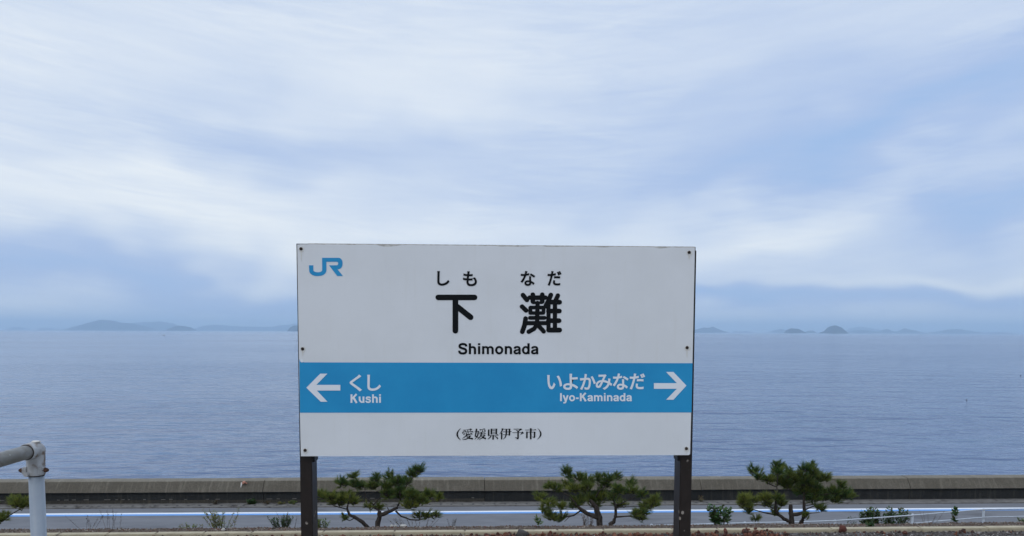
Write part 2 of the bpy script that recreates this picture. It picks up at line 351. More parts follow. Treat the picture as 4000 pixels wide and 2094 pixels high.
# seawall in cast sections with open joints
wall = tag(empty('seawall', (0, 23.55, ROAD_Z)), 'long low concrete seawall with blackened foot between road and sea', 'wall')
def local(o, root):
    o.matrix_parent_inverse = root.matrix_world.inverted() if False else Matrix.Translation(-root.location)
jx = [at(p_, 1967, 23.55).x for p_ in (167, 1029, 1893, 2737, 3551)]
step = (jx[4] - jx[0]) / 4
jx = [jx[0] - step * k for k in range(5, 0, -1)] + jx + [jx[4] + step * k for k in range(1, 6)]
for i, (a, c) in enumerate(zip(jx, jx[1:])):
    mb = MB(); d = random.uniform(-.012, .012); zt = -3.095 + random.uniform(-.008, .008)
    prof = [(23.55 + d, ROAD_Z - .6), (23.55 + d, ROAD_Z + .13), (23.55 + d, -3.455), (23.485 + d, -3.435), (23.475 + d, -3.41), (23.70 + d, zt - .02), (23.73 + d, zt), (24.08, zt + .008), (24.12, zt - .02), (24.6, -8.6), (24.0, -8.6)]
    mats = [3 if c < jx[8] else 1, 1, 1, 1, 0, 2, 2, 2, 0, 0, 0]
    # subdivide along the section so that edges wander a little
    n = 14; L = (c - a - .016) / n
    vs, fs, ms = [], [], []
    for k in range(n + 1):
        x = a + .008 + k * L
        for q, (y, z) in enumerate(prof):
            j_ = .006 * noise.noise(Vector((x * 2.3, q * 3.7, i))) if 2 <= q <= 8 else 0
            vs.append((x, y + j_, z + j_ * .8))
    P = len(prof)
    for k in range(n):
        for q in range(P):
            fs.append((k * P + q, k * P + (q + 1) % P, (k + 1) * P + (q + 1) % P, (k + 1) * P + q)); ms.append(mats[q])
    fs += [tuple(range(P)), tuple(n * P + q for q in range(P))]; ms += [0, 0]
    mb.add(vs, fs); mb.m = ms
    sec = mb.build('wall_section', [MT['wall'], MT['mould'], MT['lit_walltop'], MT['mould2']], wall); local(sec, wall)
    if c < jx[8] and i >= 4:                       # broken ledge low on the left sections; caught light put into its paler colour
        lb = MB(); x = a + .1
        while x < c - .3:
            l = random.uniform(.06, .2)
            if random.random() < .8: lb.box((x, 23.535 + d, -3.655), (x + l, 23.56 + d, -3.640 + random.uniform(0, .012)))
            x += l + random.uniform(.10, .24)
        lo = lb.build('ledge', MT['gutter'], sec); lo['kind'] = 'stuff'
    if i == 5:
        pc = at(952, 1885, 23.60)
        dp = MB(); dp.tube([pc + Vector((0, .08, 0)), pc + Vector((0, -.06, 0)), pc + Vector((0, -.075, 0))], [.038, .04, .03], 12)
        dp.tube([pc + Vector((.05, .02, -.02)), pc + Vector((.11, -.02, -.02))], [.018, .014], 8)
        dp.build('drain_pipe', MT['orange'], sec)
        lm = MB(); lm.add([pc + Vector(q) for q in ((-.09, .01, .0), (-.045, .01, .01), (-.04, -.02, -.04), (-.06, -.04, -.10), (-.07, -.058, -.16), (-.085, -.045, -.12), (-.09, -.015, -.05))], [(0, 1, 2, 3, 4, 5, 6)])
        lm.build('lime_streak', MT['lime'], sec)

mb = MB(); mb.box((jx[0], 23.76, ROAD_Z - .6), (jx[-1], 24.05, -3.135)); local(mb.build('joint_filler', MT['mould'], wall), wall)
# kerb of cast blocks
kerb = tag(empty('kerb', (0, 9.55, BED_Z)), 'cream weathered concrete kerb edging the old track bed', 'kerb')
x = -9.5; kmeshes = []
while x < 10.5:
    L = random.choice((.60, .90, 1.2)); mb = MB()
    z1 = -.966 + random.uniform(-.003, .003); y0 = 9.535 + random.uniform(-.005, .005)
    mb.box((x + .0015, y0, -1.2), (x + L - .0015, y0 + .115, z1))
    o = mb.build('kerb_block', MT['kerb'], kerb, bevel=.010); local(o, kerb); x += L

# islands
def island(pts, zx, ox, zy, oy, Y, label, far=.3):
    P = [at(ox + x / zx, oy + y / zx, Y) for x, y in pts]
    x0, x1 = P[0].x, P[-1].x; Wd = x1 - x0
    n = max(24, int(Wd / (Y * .0012))); n = min(n, 140); m_ = 10; dep = max(120, Wd * far)
    vs, fs = [], []
    for i in range(n + 1):
        x = x0 + Wd * i / n
        z = SEA_Z
        for A, B in zip(P, P[1:]):
            if A.x <= x <= B.x + 1e-6: z = A.z + (B.z - A.z) * (x - A.x) / max(1e-6, B.x - A.x); break
        h = max(0, z - SEA_Z) * (0 if i in (0, n) else 1)
        h *= 1 + .05 * noise.noise(Vector((x * 9 / Y * 30, 1, 2)))
        for j in range(m_ + 1):
            t = j / m_ * 2 - 1
            hh = h * max(0, 1 - abs(t) ** 1.7) + (-3 if abs(t) == 1 else 0)
            hh *= 1 + (.18 * noise.noise(Vector((x / Y * 200, t * 3, 5))) if 0 < abs(t) < 1 else 0)
            vs.append((x, Y + t * dep * .5, SEA_Z - .5 + hh))
    for i in range(n):
        for j in range(m_):
            k = i * (m_ + 1) + j; fs.append((k, k + 1, k + m_ + 2, k + m_ + 1))
    mb = MB(); mb.add(vs, fs)
    tag(mb.build('island', MT['island'], smooth=True), label, None, 'islands along the horizon', 'structure')
Lx = (2.2207, 0, 2.2207, 1220); Rx = (1.9815, 2700, 1.9815, 1220)
island([(60, 150), (100, 130), (150, 128), (200, 134), (290, 150)], *Lx, 16875, 'faint low island at the far left of the horizon')
island([(335, 150), (345, 136), (380, 139), (440, 136), (560, 150)], *Lx, 17200, 'faint thin strip of land left of the large island')
island([(560, 152), (640, 128), (700, 110), (760, 90), (830, 75), (870, 62), (910, 67), (960, 68), (1010, 80), (1060, 92), (1130, 93), (1180, 105), (1250, 120), (1320, 140), (1350, 152)], *Lx, 11875, 'large blue island with a rounded summit left of the sign')
island([(1060, 150), (1100, 95), (1180, 90), (1250, 83), (1320, 85), (1390, 80), (1450, 88), (1500, 98), (1560, 118), (1650, 150)], *Lx, 15375, 'pale broad island behind the large blue island')
island([(1440, 152), (1480, 134), (1520, 119), (1560, 115), (1610, 121), (1660, 133), (1705, 152)], *Lx, 10250, 'small darker blue island in front of the pale broad island')
island([(1690, 150), (1760, 120), (1850, 108), (1950, 113), (2050, 122), (2200, 125), (2350, 128), (2420, 112), (2480, 110), (2576, 98), (2700, 92), (2850, 150)], *Lx, 16000, 'pale long ridge reaching behind the left edge of the sign')
island([(2500, 153), (2515, 132), (2540, 119), (2580, 112), (2650, 110), (2720, 150)], *Lx, 8184, 'dark blue headland half hidden by the left edge of the sign')
island([(-60, 152), (20, 138), (50, 130), (100, 116), (140, 120), (170, 110), (200, 125), (250, 145), (290, 153)], *Rx, 11250, 'blue twin peaked island touching the right edge of the sign')
island([(320, 153), (340, 147), (400, 149), (410, 144), (470, 152)], *Rx, 14375, 'very low strip of land right of the twin peaked island')
island([(590, 154), (640, 138), (690, 130), (730, 135), (775, 154)], *Rx, 14375, 'pale hump just left of the flat topped island')
island([(726, 156), (740, 136), (765, 126), (830, 127), (855, 140), (885, 156)], *Rx, 7920, 'dark blue flat topped island')
island([(882, 156), (905, 141), (940, 140), (968, 156)], *Rx, 11250, 'small blue hump between flat topped island and dome island')
island([(996, 158), (1030, 145), (1060, 115), (1090, 103), (1120, 101), (1160, 115), (1185, 135), (1204, 158)], *Rx, 7392, 'dark blue dome shaped island')
island([(1210, 158), (1260, 141), (1330, 137), (1400, 146), (1480, 146), (1500, 131), (1515, 128), (1540, 143), (1600, 148), (1640, 132), (1660, 123), (1680, 132), (1720, 138), (1790, 158)], *Rx, 12500, 'blue ridge with two small knobs right of the dome island')
island([(1180, 158), (1230, 125), (1300, 110), (1390, 122), (1480, 140), (1560, 158)], *Rx, 17200, 'very faint hill behind the ridge with two knobs')
island([(1790, 161), (1900, 151), (1950, 141), (2010, 132), (2080, 131), (2150, 142), (2200, 150), (2280, 156), (2380, 153), (2450, 158), (2472, 165)], *Rx, 12500, 'long low blue island at the far right of the horizon')

# boat, wake and buoys
bp_ = atz(640, 1311, SEA_Z)
boat = tag(empty('motorboat', bp_), 'tiny motorboat with dark hull and white cabin far out on the sea', 'boat')
mb = MB(); mb.add([(-2.3, 0, .9), (-1.4, -.7, .75), (1.9, -.75, .6), (1.9, .75, .6), (-1.4, .7, .75), (-1.7, 0, -.2), (-1.2, -.45, -.2), (1.8, -.55, -.2), (1.8, .55, -.2), (-1.2, .45, -.2)],
       [(0, 1, 2, 3, 4), (0, 5, 6, 1), (1, 6, 7, 2), (2, 7, 8, 3), (3, 8, 9, 4), (4, 9, 5, 0), (5, 9, 8, 7, 6)]); mb.build('hull', MT['boat'], boat)
mb = MB(); mb.add([(-.3, -.5, .6), (1.3, -.5, .6), (1.3, .5, .6), (-.3, .5, .6), (.1, -.42, 1.7), (1.2, -.42, 1.6), (1.2, .42, 1.6), (.1, .42, 1.7)],
       [(0, 1, 5, 4), (1, 2, 6, 5), (2, 3, 7, 6), (3, 0, 4, 7), (4, 5, 6, 7)]); mb.build('cabin', MT['boatw'], boat)
mb = MB(); xw = [2.5, 6, 10, 15, 20, 26]
vs = []
for k, x in enumerate(xw): vs += [(bp_.x + x, bp_.y - 1.2 - k * .5, SEA_Z + .05), (bp_.x + x, bp_.y, SEA_Z + .12), (bp_.x + x, bp_.y + 1.2 + k * .5, SEA_Z + .05)]
mb.add(vs, [(3 * k + q, 3 * k + q + 1, 3 * k + q + 4, 3 * k + q + 3) for k in range(5) for q in range(2)])
tag(mb.build('wake', MT['foam']), 'white foam trail behind the tiny motorboat', kind='stuff')
for px, py, r, lb in ((3776, 1563, .11, 'small dark buoy floating on the sea, lower of two right of the sign'), (3987, 1467, .15, 'small dark buoy floating on the sea near the right edge, upper of two')):
    q = atz(px, py, SEA_Z); be = tag(empty('buoy', q), lb, 'buoy', 'buoys on the sea')
    mb = MB(); mb.tube([(0, 0, -.2), (0, 0, -.14), (0, 0, -.02), (0, 0, .06), (0, 0, .1)], [r * .6, r, r, r * .7, r * .2], 10); mb.build('float', MT['buoy'], be, True)
    mb = MB(); mb.tube([(0, 0, .08), (0, 0, .13)], r * .2, 6); mb.build('cap', MT['buoy'], be)

# ------------------------------------------------------------------ station sign
YS = 3.25
GL = json.loads(r'''{"し": ["340,779 239,780 247,678 237,172 248,86 281,23 332,-19 399,-43 480,-51 601,-37 702,-1 784,51 849,111 898,170 841,238 794,177 737,120 667,74 584,43 483,31 429,36 384,52 349,80 327,122 319,180 331,678"], "も": ["98,405 94,328 159,312 229,300 303,292 295,177 307,91 342,28 395,-15 462,-39 540,-46 650,-35 742,-5 811,45 855,111 870,193 866,243 854,290 834,335 805,379 768,424 680,406 719,367 750,327 772,285 785,243 789,202 778,145 745,98 693,62 624,40 540,32 479,39 432,59 398,92 379,135 372,189 378,288 414,288 610,298 612,374 542,366 473,362 404,361 385,361 407,542 414,542 617,551 619,626 558,619 490,614 416,613 430,716 443,786 353,792 352,721 341,616 265,623 190,636 122,653 118,580 186,565 259,553 333,545 311,364 239,372 167,385"], "な": ["887,458 932,524 867,567 781,616 699,657 658,596 735,557 819,508", "622,165 623,120 619,89 608,61 587,40 555,26 512,21 470,25 437,35 414,52 401,74 396,100 402,126 418,148 444,165 478,176 519,180 555,178 589,173", "687,485 609,485 620,233 522,243 458,236 403,217 360,186 332,144 322,93 332,40 361,0 404,-29 459,-46 522,-51 588,-44 637,-23 671,8 691,48 697,94 696,136 757,100 811,61 858,21 901,89 843,134 774,177 693,213 686,377", "451,794 363,802 357,746 346,687 332,629 219,624 97,631 102,556 219,553 308,556 251,429 176,296 94,182 171,142 252,268 328,416 389,564 454,574 515,587 571,601 569,676 517,661 464,648 412,639"], "だ": ["507,468 507,393 693,404 751,402 808,398 861,392 863,468 690,477", "528,225 453,232 445,191 440,152 438,114 448,61 478,19 528,-10 596,-28 682,-34 752,-32 817,-26 875,-19 878,62 815,51 749,44 683,42 611,47 562,61 532,82 518,107 514,135", "755,742 702,719 731,675 759,626 783,580 837,604", "865,783 813,760 842,717 871,668 896,621 950,645", "191,606 71,613 74,535 190,531 282,534 256,427 209,271 150,110 88,-20 176,-50 232,86 287,250 332,408 364,542 435,551 505,562 572,576 572,654 380,619 395,693 413,772 317,780 314,698 299,611"], "く": ["704,738 630,804 573,737 483,655 373,563 278,485 234,443 209,405 206,369 227,331 271,287 378,196 494,95 586,8 655,-65 726,1 602,115 466,231 352,324 321,352 306,375 306,396 320,418 349,445 635,681"], "い": ["223,698 126,700 130,671 133,639 133,611 134,535 137,439 144,344 167,208 203,108 249,41 301,3 357,-9 397,-2 435,22 472,65 509,130 545,219 482,290 464,230 442,175 416,129 388,98 358,86 318,99 284,136 256,194 235,271 222,364 217,448 215,530 215,601", "744,670 666,643 719,563 764,468 799,362 824,251 840,140 920,173 904,278 877,388 840,494 795,590"], "よ": ["466,196 467,132 463,95 450,66 428,45 397,33 358,29 305,33 263,43 232,61 213,85 206,115 213,146 233,171 266,190 312,202 368,206", "541,785 446,785 454,686 455,502 463,270 378,276 285,268 215,244 165,209 136,164 126,112 138,52 171,7 222,-23 288,-41 366,-46 436,-38 488,-16 523,17 543,59 549,106 547,173 646,128 734,71 807,7 855,83 807,122 751,161 688,197 619,228 544,253 534,502 534,511 628,514 734,519 833,527 830,602 731,593 626,587 534,584 534,686"], "か": ["782,674 709,641 780,533 844,400 887,279 965,316 916,432 849,566", "78,561 86,474 176,486 303,500 278,410 243,306 201,197 150,93 92,1 174,-31 233,76 283,190 324,305 358,413 384,508 492,515 527,512 557,503 579,484 593,453 598,406 593,294 577,186 550,100 527,68 498,53 463,49 428,51 384,58 340,69 353,-14 389,-21 431,-27 471,-29 508,-27 541,-19 571,-4 596,21 617,55 651,159 669,288 675,416 667,485 644,534 608,564 564,580 513,585 400,578 426,721 438,780 345,790 342,719 333,645 319,572 167,561"], "み": ["848,514 767,523 767,431 758,356 674,391 582,420 484,437 526,531 565,615 598,677 624,710 574,751 524,740 298,730 223,733 227,652 301,658 509,668 405,440 295,425 203,387 132,330 88,259 72,175 78,128 96,90 124,62 160,44 202,38 250,45 291,66 328,107 369,180 412,274 454,369 556,352 652,320 740,277 716,213 679,150 629,92 563,40 478,-5 544,-60 623,-14 687,38 738,97 778,163 807,237 911,158 948,244 827,321 836,381 843,445", "374,370 338,289 301,212 265,152 245,131 226,120 205,117 175,125 153,148 145,185 155,236 184,284 230,325 294,355"]}''')
sx0, sx1, sz0, sz1 = -.7766, .927, 1.0605, 1.9655
sign = tag(empty('station_sign', (.075, YS + .06, 0)), 'white and blue railway station name board on two dark posts', 'station sign')
def sp(o): local(o, sign); return o
# dark backing frame, white face sheet with a frayed top edge
mb = MB(); mb.box((sx0, YS + .006, sz0 + .004), (sx1, YS + .03, sz1)); sp(mb.build('backing_frame', MT['edge'], sign))
def flat(name, polys, Y, thick, mat, parent, wob=0):
    """thin upright plate from outlines in x, z; holes come from inner outlines"""
    cu = bpy.data.curves.new(name, 'CURVE'); cu.dimensions = '2D'; cu.fill_mode = 'BOTH'; cu.extrude = thick / 2; cu.offset = wob
    for pl in polys:
        s_ = cu.splines.new('POLY'); s_.points.add(len(pl) - 1); s_.use_cyclic_u = True
        for q, (x, z) in zip(s_.points, pl): q.co = (x, z, 0, 1)
    tmp = bpy.data.objects.new('tmp', cu); COL.objects.link(tmp)
    me = bpy.data.meshes.new_from_object(tmp.evaluated_get(bpy.context.evaluated_depsgraph_get()))
    bpy.data.objects.remove(tmp); bpy.data.curves.remove(cu)
    me.transform(Matrix.Translation((0, Y, 0)) @ Matrix.Rotation(R(90), 4, 'X')); me.materials.clear(); me.name = name
    return link(name, me, mat, parent)
top = []
for k in range(121):
    x = sx0 + .0045 + (sx1 - sx0 - .009) * k / 120
    f = max(0, noise.noise(Vector((x * 11, .3, 2)) ) - .12) * .013 + max(0, noise.noise(Vector((x * 37, .9, 4))) - .2) * .004
    top.append((x, sz1 - .0025 - f))
sheet = [(sx0 + .006, sz0), (sx1 - .012, sz0), (sx1 - .007, sz0 + .005), (sx1 - .0045, sz0 + .4)] + top[::-1] + [(sx0 + .0045, sz0 + .2)]
sp(flat('face_sheet', [sheet], YS + .003, .004, MT['white'], sign))
mb = MB(); mb.box((sx0 + .05, YS + .002, sz1 - .016), (sx1 - .004, YS + .0055, sz1 + .0012)); sp(mb.build('torn_edge', MT['torn'], sign))
zb1 = (at(1168, 1420, YS).z + at(2708, 1414.5, YS).z) / 2; zb0 = (at(1170, 1616.6, YS).z + at(2704, 1607, YS).z) / 2
band = sp(flat('blue_band', [[(sx0 + .005, zb0), (sx1 - .0047, zb0), (sx1 - .0047, zb1), (sx0 + .022, zb1), (sx0 + .019, zb1 + .008), (sx0 + .006, zb1 + .012)]], YS + .0005, .001, MT['blue'], sign))
q = at(1178, 1411, YS); sp(flat('paint_chip', [[(q.x - .008, q.z + .006), (q.x + .004, q.z + .009), (q.x + .009, q.z), (q.x + .003, q.z - .006), (q.x - .004, q.z - .003)]], YS - .001, .001, MT['wletter'], sign))
# lettering
def fit(word, x0, y0, x1, y1, bold, name, mat, Y=YS - .0006):
    cs = [[tuple(map(int, p_.split(','))) for p_ in c.split(' ')] for c in GL[word]]
    xa = [p_[0] for c in cs for p_ in c]; za = [p_[1] for c in cs for p_ in c]
    A = at(x0, (y0 + y1) / 2, YS); B = at(x1, (y0 + y1) / 2, YS); xm = (x0 + x1) / 2
    T = at(xm, y0, YS); U = at(xm, y1, YS)
    em = (T.z - U.z) / (max(za) - min(za) + 2 * bold); o = bold * em
    kx = (B.x - A.x - 2 * o) / (max(xa) - min(xa)); kz = (T.z - U.z - 2 * o) / (max(za) - min(za))
    def area(c): return sum(c[i - 1][0] * c[i][1] - c[i][0] * c[i - 1][1] for i in range(len(c))) / 2
    def inside(p, c):
        r_ = False
        for i in range(len(c)):
            (x0_, z0_), (x1_, z1_) = c[i - 1], c[i]
            if (z0_ > p[1]) != (z1_ > p[1]) and p[0] < (x1_ - x0_) * (p[1] - z0_) / (z1_ - z0_) + x0_: r_ = not r_
        return r_
    sgn = area(max(cs, key=lambda c: abs(area(c)))) > 0
    outer = [c for c in cs if (area(c) > 0) == sgn]; holes = [c for c in cs if (area(c) > 0) != sgn]
    groups = [[c] for c in outer]
    for h_ in holes:
        cand = [g for g in groups if inside(h_[0], g[0])]
        if cand: min(cand, key=lambda g: abs(area(g[0]))).append(h_)
    bm = bmesh.new()
    for gi, g in enumerate(groups):               # overlapping outlines lie a hair apart
        tmp = flat('tmp', [[(A.x + o + (x - min(xa)) * kx, U.z + o + (z - min(za)) * kz) for x, z in c] for c in g], Y - gi % 3 * .00003, .0008, mat, None, o)
        bm.from_mesh(tmp.data); me_ = tmp.data; bpy.data.objects.remove(tmp); bpy.data.meshes.remove(me_)
    me_ = bpy.data.meshes.new(name); bm.to_mesh(me_); bm.free()
    return sp(link(name, me_, mat, sign))
def poly(pts, sc, ox, oy): return [(lambda v: (v.x, v.z))(at(ox + x / sc, oy + y / sc, YS)) for x, y in pts]
BK, WH = MT['letter'], MT['wletter']
for ch, bx in (('し', (1708, 1059, 1755.7, 1116)), ('も', (1808.6, 1059.5, 1863, 1118)), ('な', (2034, 1059, 2090, 1116.7)), ('だ', (2138.8, 1059, 2193, 1116))):
    fit(ch, *bx, 24, 'hiragana_lettering', BK)
for ch, bx in (('く', (1366, 1463.6, 1413, 1528.7)), ('し', (1435, 1464, 1488, 1526.6)), ('い', (2137.4, 1465, 2195.4, 1520.6)), ('よ', (2200, 1460, 2258, 1523)), ('か', (2265.5, 1461, 2327, 1522.5)),
               ('み', (2327, 1462.5, 2391, 1522.5)), ('な', (2394, 1459, 2454.5, 1522.5)), ('だ', (2459.5, 1459, 2519, 1521.5))):
    fit(ch, *bx, 20, 'hiragana_lettering', WH, YS - .001)
jr = [(230, 625), (455, 625), (458, 880), (475, 925), (530, 965), (610, 986), (700, 992), (790, 984), (870, 955), (925, 895), (918, 232), (1820, 232), (1880, 255), (1940, 310), (1985, 400), (2000, 520), (1985, 650), (1940, 740), (1880, 800), (1800, 828), (1725, 832), (2015, 1190), (1720, 1190), (1285, 628), (1710, 622), (1750, 600), (1768, 540), (1760, 485), (1735, 452), (1690, 440), (1143, 440), (1150, 880), (1132, 970), (1080, 1060), (1000, 1125), (880, 1172), (690, 1197), (520, 1180), (390, 1130), (300, 1060), (250, 970), (235, 890)]
sp(flat('emblem', [poly(jr, 13.488, 1190, 990)], YS + .0004, .0012, MT['blue'], sign))
sp(flat('arrow', [poly([(160, 378), (313, 224), (390, 224), (270, 347), (533, 347), (533, 409), (275, 409), (392, 532), (318, 532)], 2.81, 1140, 1380)], YS - .001, .0008, WH, sign))
sp(flat('arrow', [poly([(2195, 355), (2052, 205), (1972, 205), (2090, 328), (1838, 328), (1838, 390), (2090, 390), (1972, 510), (2052, 510)], 2.81, 1900, 1380)], YS - .001, .0008, WH, sign))
def ribbons(name, strokes, sc, ox, oy, rnd, mat, yoff=0.0):
    """brush strokes as thin plates; each lies a hair in front of the last"""
    mb = MB()
    for i, (pts, ws) in enumerate(strokes):
        P = [Vector(p_) for p_ in pts]
        if ws is None: outl = [tuple(p_) for p_ in P]
        else:
            if not isinstance(ws, (list, tuple)): ws = [ws] * len(P)
            Lf, Rt = [], []
            for k, p_ in enumerate(P):
                t = (P[min(k + 1, len(P) - 1)] - P[max(k - 1, 0)]).normalized(); n = Vector((-t.y, t.x)) * ws[k] / 2
                Lf.append(p_ + n); Rt.append(p_ - n)
            if rnd:
                def cap_(c, t, w): 
                    a0 = math.atan2(t.y, t.x); return [c + Vector((math.cos(a0 + math.pi / 2 - math.pi * j / 8), math.sin(a0 + math.pi / 2 - math.pi * j / 8))) * w / 2 for j in range(1, 8)]
                te = (P[-1] - P[-2]).normalized(); ts = (P[0] - P[1]).normalized()
                outl = Lf + cap_(P[-1], te, ws[-1]) + Rt[::-1] + cap_(P[0], ts, ws[0])
            else:
                n = len(Lf); W_ = poly([tuple(p_) for p_ in Lf + Rt], sc, ox, oy); yf = YS - .0004 - yoff - i * .00002
                mb.add([(x, yf, z) for x, z in W_] + [(x, YS + .0009, z) for x, z in W_],
                       [(k, k + 1, n + k + 1, n + k) for k in range(n - 1)] + [(k, k + 1, 2 * n + k + 1, 2 * n + k) for k in range(n - 1)] + [(n + k, n + k + 1, 3 * n + k + 1, 3 * n + k) for k in range(n - 1)]
                       + [(0, n, 3 * n, 2 * n), (n - 1, 2 * n - 1, 4 * n - 1, 3 * n - 1)])
                continue
            outl = [tuple(p_) for p_ in outl]
        W_ = poly(outl, sc, ox, oy); yf = YS - .0004 - yoff - i * .00002; n = len(W_)
        mb.add([(x, yf, z) for x, z in W_] + [(x, YS + .0009, z) for x, z in W_],
               [tuple(range(n))] + [(k, (k + 1) % n, n + (k + 1) % n, n + k) for k in range(n)])
    return sp(mb.build(name, mat, sign))
ribbons('kanji_lettering', [([(110, 456), (601, 456)], 75), ([(342, 470), (342, 906)], 77), ([(372, 585), (547, 724)], 77)], 3.459, 1680, 1030, True, BK)
ribbons('kanji_lettering', [([(1255, 425), (1308, 490)], 63), ([(1243, 580), (1297, 632)], 62), ([(1291, 742), (1277, 830), (1246, 920)], 64),
    ([(1345, 458), (1560, 458)], 60), ([(1388, 418), (1388, 512)], 62), ([(1516, 418), (1516, 512)], 62), ([(1390, 527), (1512, 527)], 38), ([(1400, 473), (1500, 473)], 36), ([(1452, 530), (1446, 815)], 58),
    ([(1357, 592), (1535, 592)], 50), ([(1353, 667), (1530, 667)], 48), ([(1355, 597), (1355, 664)], 53), ([(1535, 597), (1532, 660)], 50),
    ([(1350, 732), (1548, 732)], 52), ([(1310, 803), (1590, 803)], 57), ([(1442, 825), (1405, 880), (1332, 920)], 60), ([(1452, 825), (1535, 915)], 60),
    ([(1632, 422), (1600, 500), (1560, 575)], 62), ([(1727, 430), (1690, 510)], 60), ([(1600, 545), (1600, 900)], 56), ([(1687, 520), (1687, 900)], 58),
    ([(1600, 520), (1750, 520)], 64), ([(1600, 640), (1747, 640)], 64), ([(1600, 770), (1743, 770)], 64), ([(1602, 897), (1750, 897)], 66)], 3.459, 1680, 1030, True, BK)
def arch(x): return ([(x, 330), (x + 22, 405), (x + 85, 452), (x + 160, 470), (x + 245, 452), (x + 312, 395), (x + 330, 300), (x + 330, 0)], [70, 90, 110, 122, 136, 140, 140, 140])
def ring(cx, cy, rx, ry, w0, w1): return ([(cx + rx * math.cos(2 * math.pi * k / 28), cy + ry * math.sin(2 * math.pi * k / 28)) for k in range(29)], [w0 + (w1 - w0) * abs(math.sin(2 * math.pi * k / 28)) for k in range(29)])
HV = {'S': (667, [([(565, 505), (540, 600), (450, 655), (340, 668), (220, 650), (140, 595), (122, 520), (165, 440), (340, 378), (500, 318), (556, 215), (520, 110), (440, 62), (335, 48), (200, 66), (120, 135), (100, 235)], 140)]),
      'h': (611, [([(138, 0), (138, 720)], 142), arch(145)]), 'n': (611, [([(138, 0), (138, 530)], 142), arch(145)]),
      'm': (889, [([(132, 0), (132, 530)], 138), ([(140, 340), (165, 415), (230, 460), (300, 470), (380, 450), (430, 390), (444, 300), (444, 0)], [70, 90, 110, 122, 132, 138, 138, 138]), ([(450, 340), (478, 415), (545, 460), (615, 470), (690, 450), (742, 390), (757, 300), (757, 0)], [70, 90, 110, 122, 132, 138, 138, 138])]),
      'i': (278, [([(139, 0), (139, 530)], 142), ([(139, 600), (139, 722)], 142)]), 'o': (611, [ring(305, 264, 200, 212, 142, 126)]),
      'd': (611, [ring(292, 264, 184, 212, 142, 122), ([(474, 0), (474, 720)], 142)]),
      'a': (556, [([(105, 365), (130, 430), (200, 470), (285, 478), (375, 458), (425, 400), (432, 330), (432, 130), (448, 50), (470, 0)], [130, 128, 120, 116, 122, 134, 138, 138, 132, 130]), ([(428, 300), (340, 285), (215, 255), (130, 215), (100, 145), (135, 78), (215, 50), (310, 65), (390, 120), (428, 200)], [60, 96, 110, 122, 132, 126, 118, 104, 90, 70])]),
      's': (556, [([(455, 370), (430, 435), (360, 470), (275, 480), (180, 465), (122, 415), (130, 350), (200, 310), (330, 275), (425, 225), (445, 150), (405, 80), (330, 52), (250, 48), (160, 66), (105, 120), (88, 175)], 118)]),
      'K': (722, [([(145, 0), (145, 720)], 150), ([(585, 740), (215, 340)], 150), ([(315, 440), (600, -10)], 160)]), 'I': (278, [([(139, 0), (139, 720)], 152)]),
      'u': (611, [([(x, 530 - y) for x, y in ((136, 0), (136, 230), (154, 325), (215, 405), (300, 478), (370, 470), (440, 420), (470, 330))], [142, 142, 142, 136, 118, 116, 96, 76]), ([(472, 530), (472, 0)], 142)]),
      'y': (556, [([(82, 535), (282, 30)], 138), ([(478, 535), (330, 110), (285, -40), (240, -120), (165, -146), (80, -142)], [138, 138, 136, 128, 116, 112])]), '-': (333, [([(50, 260), (283, 260)], 132)])}
def smooth(pts, ws):
    if not isinstance(ws, (list, tuple)): ws = [ws] * len(pts)
    if len(pts) < 4 or len(pts) > 20: return [Vector(p_) for p_ in pts], list(ws)
    P, W_ = [], []
    for k in range(len(pts) - 1):
        a, b_, c, d_ = (Vector(pts[max(k - 1, 0)]), Vector(pts[k]), Vector(pts[k + 1]), Vector(pts[min(k + 2, len(pts) - 1)]))
        straight = (c - b_).length > 180
        for j in range(1 if straight else 4):
            t = j / 4; P.append(b_ if j == 0 else .5 * (2 * b_ + (c - a) * t + (2 * a - 5 * b_ + 4 * c - d_) * t * t + (3 * b_ - a - 3 * c + d_) * t ** 3)); W_.append(ws[k] + (ws[k + 1] - ws[k]) * t)
    P.append(Vector(pts[-1])); W_.append(ws[-1]); return P, W_
def roman(word, x0, x1, ytop, ybase, mat, yoff=0.0):
    adv, st = 0, []; bold = 1.08
    for ch in word:
        w_, ss = HV[ch]
        for pts, ws in ss:
            P, Q = smooth(pts, ws); st.append(([p_ + Vector((adv, 0)) for p_ in P], Q))
        adv += w_
    lo = HV[word[0]][1][0]; L0 = 65; L1 = adv - (60 if word[-1] == 'i' else 15)
    kx = (x1 - x0) / (L1 - L0); ky = (ybase - ytop) / 728
    ribbons('roman_lettering', [([(x0 + (p_.x - L0) * kx, ybase - p_.y * ky) for p_ in P], [q * bold * (kx + ky) / 2 for q in Q]) for P, Q in st], 1, 0, 0, False, mat, yoff)
roman('Shimonada', 1792, 2104.4, 1340.5, 1383.5, BK)
roman('Kushi', 1369.5, 1488, 1540, 1573.5, WH, .0004)
roman('Iyo-Kaminada', 2188, 2468.7, 1535.5, 1567, WH, .0004)
par = [(770, 378), (690, 440), (630, 515), (600, 580), (592, 640), (602, 705), (635, 770), (690, 830), (772, 886), (782, 880), (725, 810), (685, 745), (668, 690), (662, 630), (668, 570), (690, 510), (730, 445), (785, 386)]
def txt(strokes, ox): return ribbons('prefecture_lettering', strokes, 11.2, ox, 1640, False, BK)
txt([(par, None)], 1730)
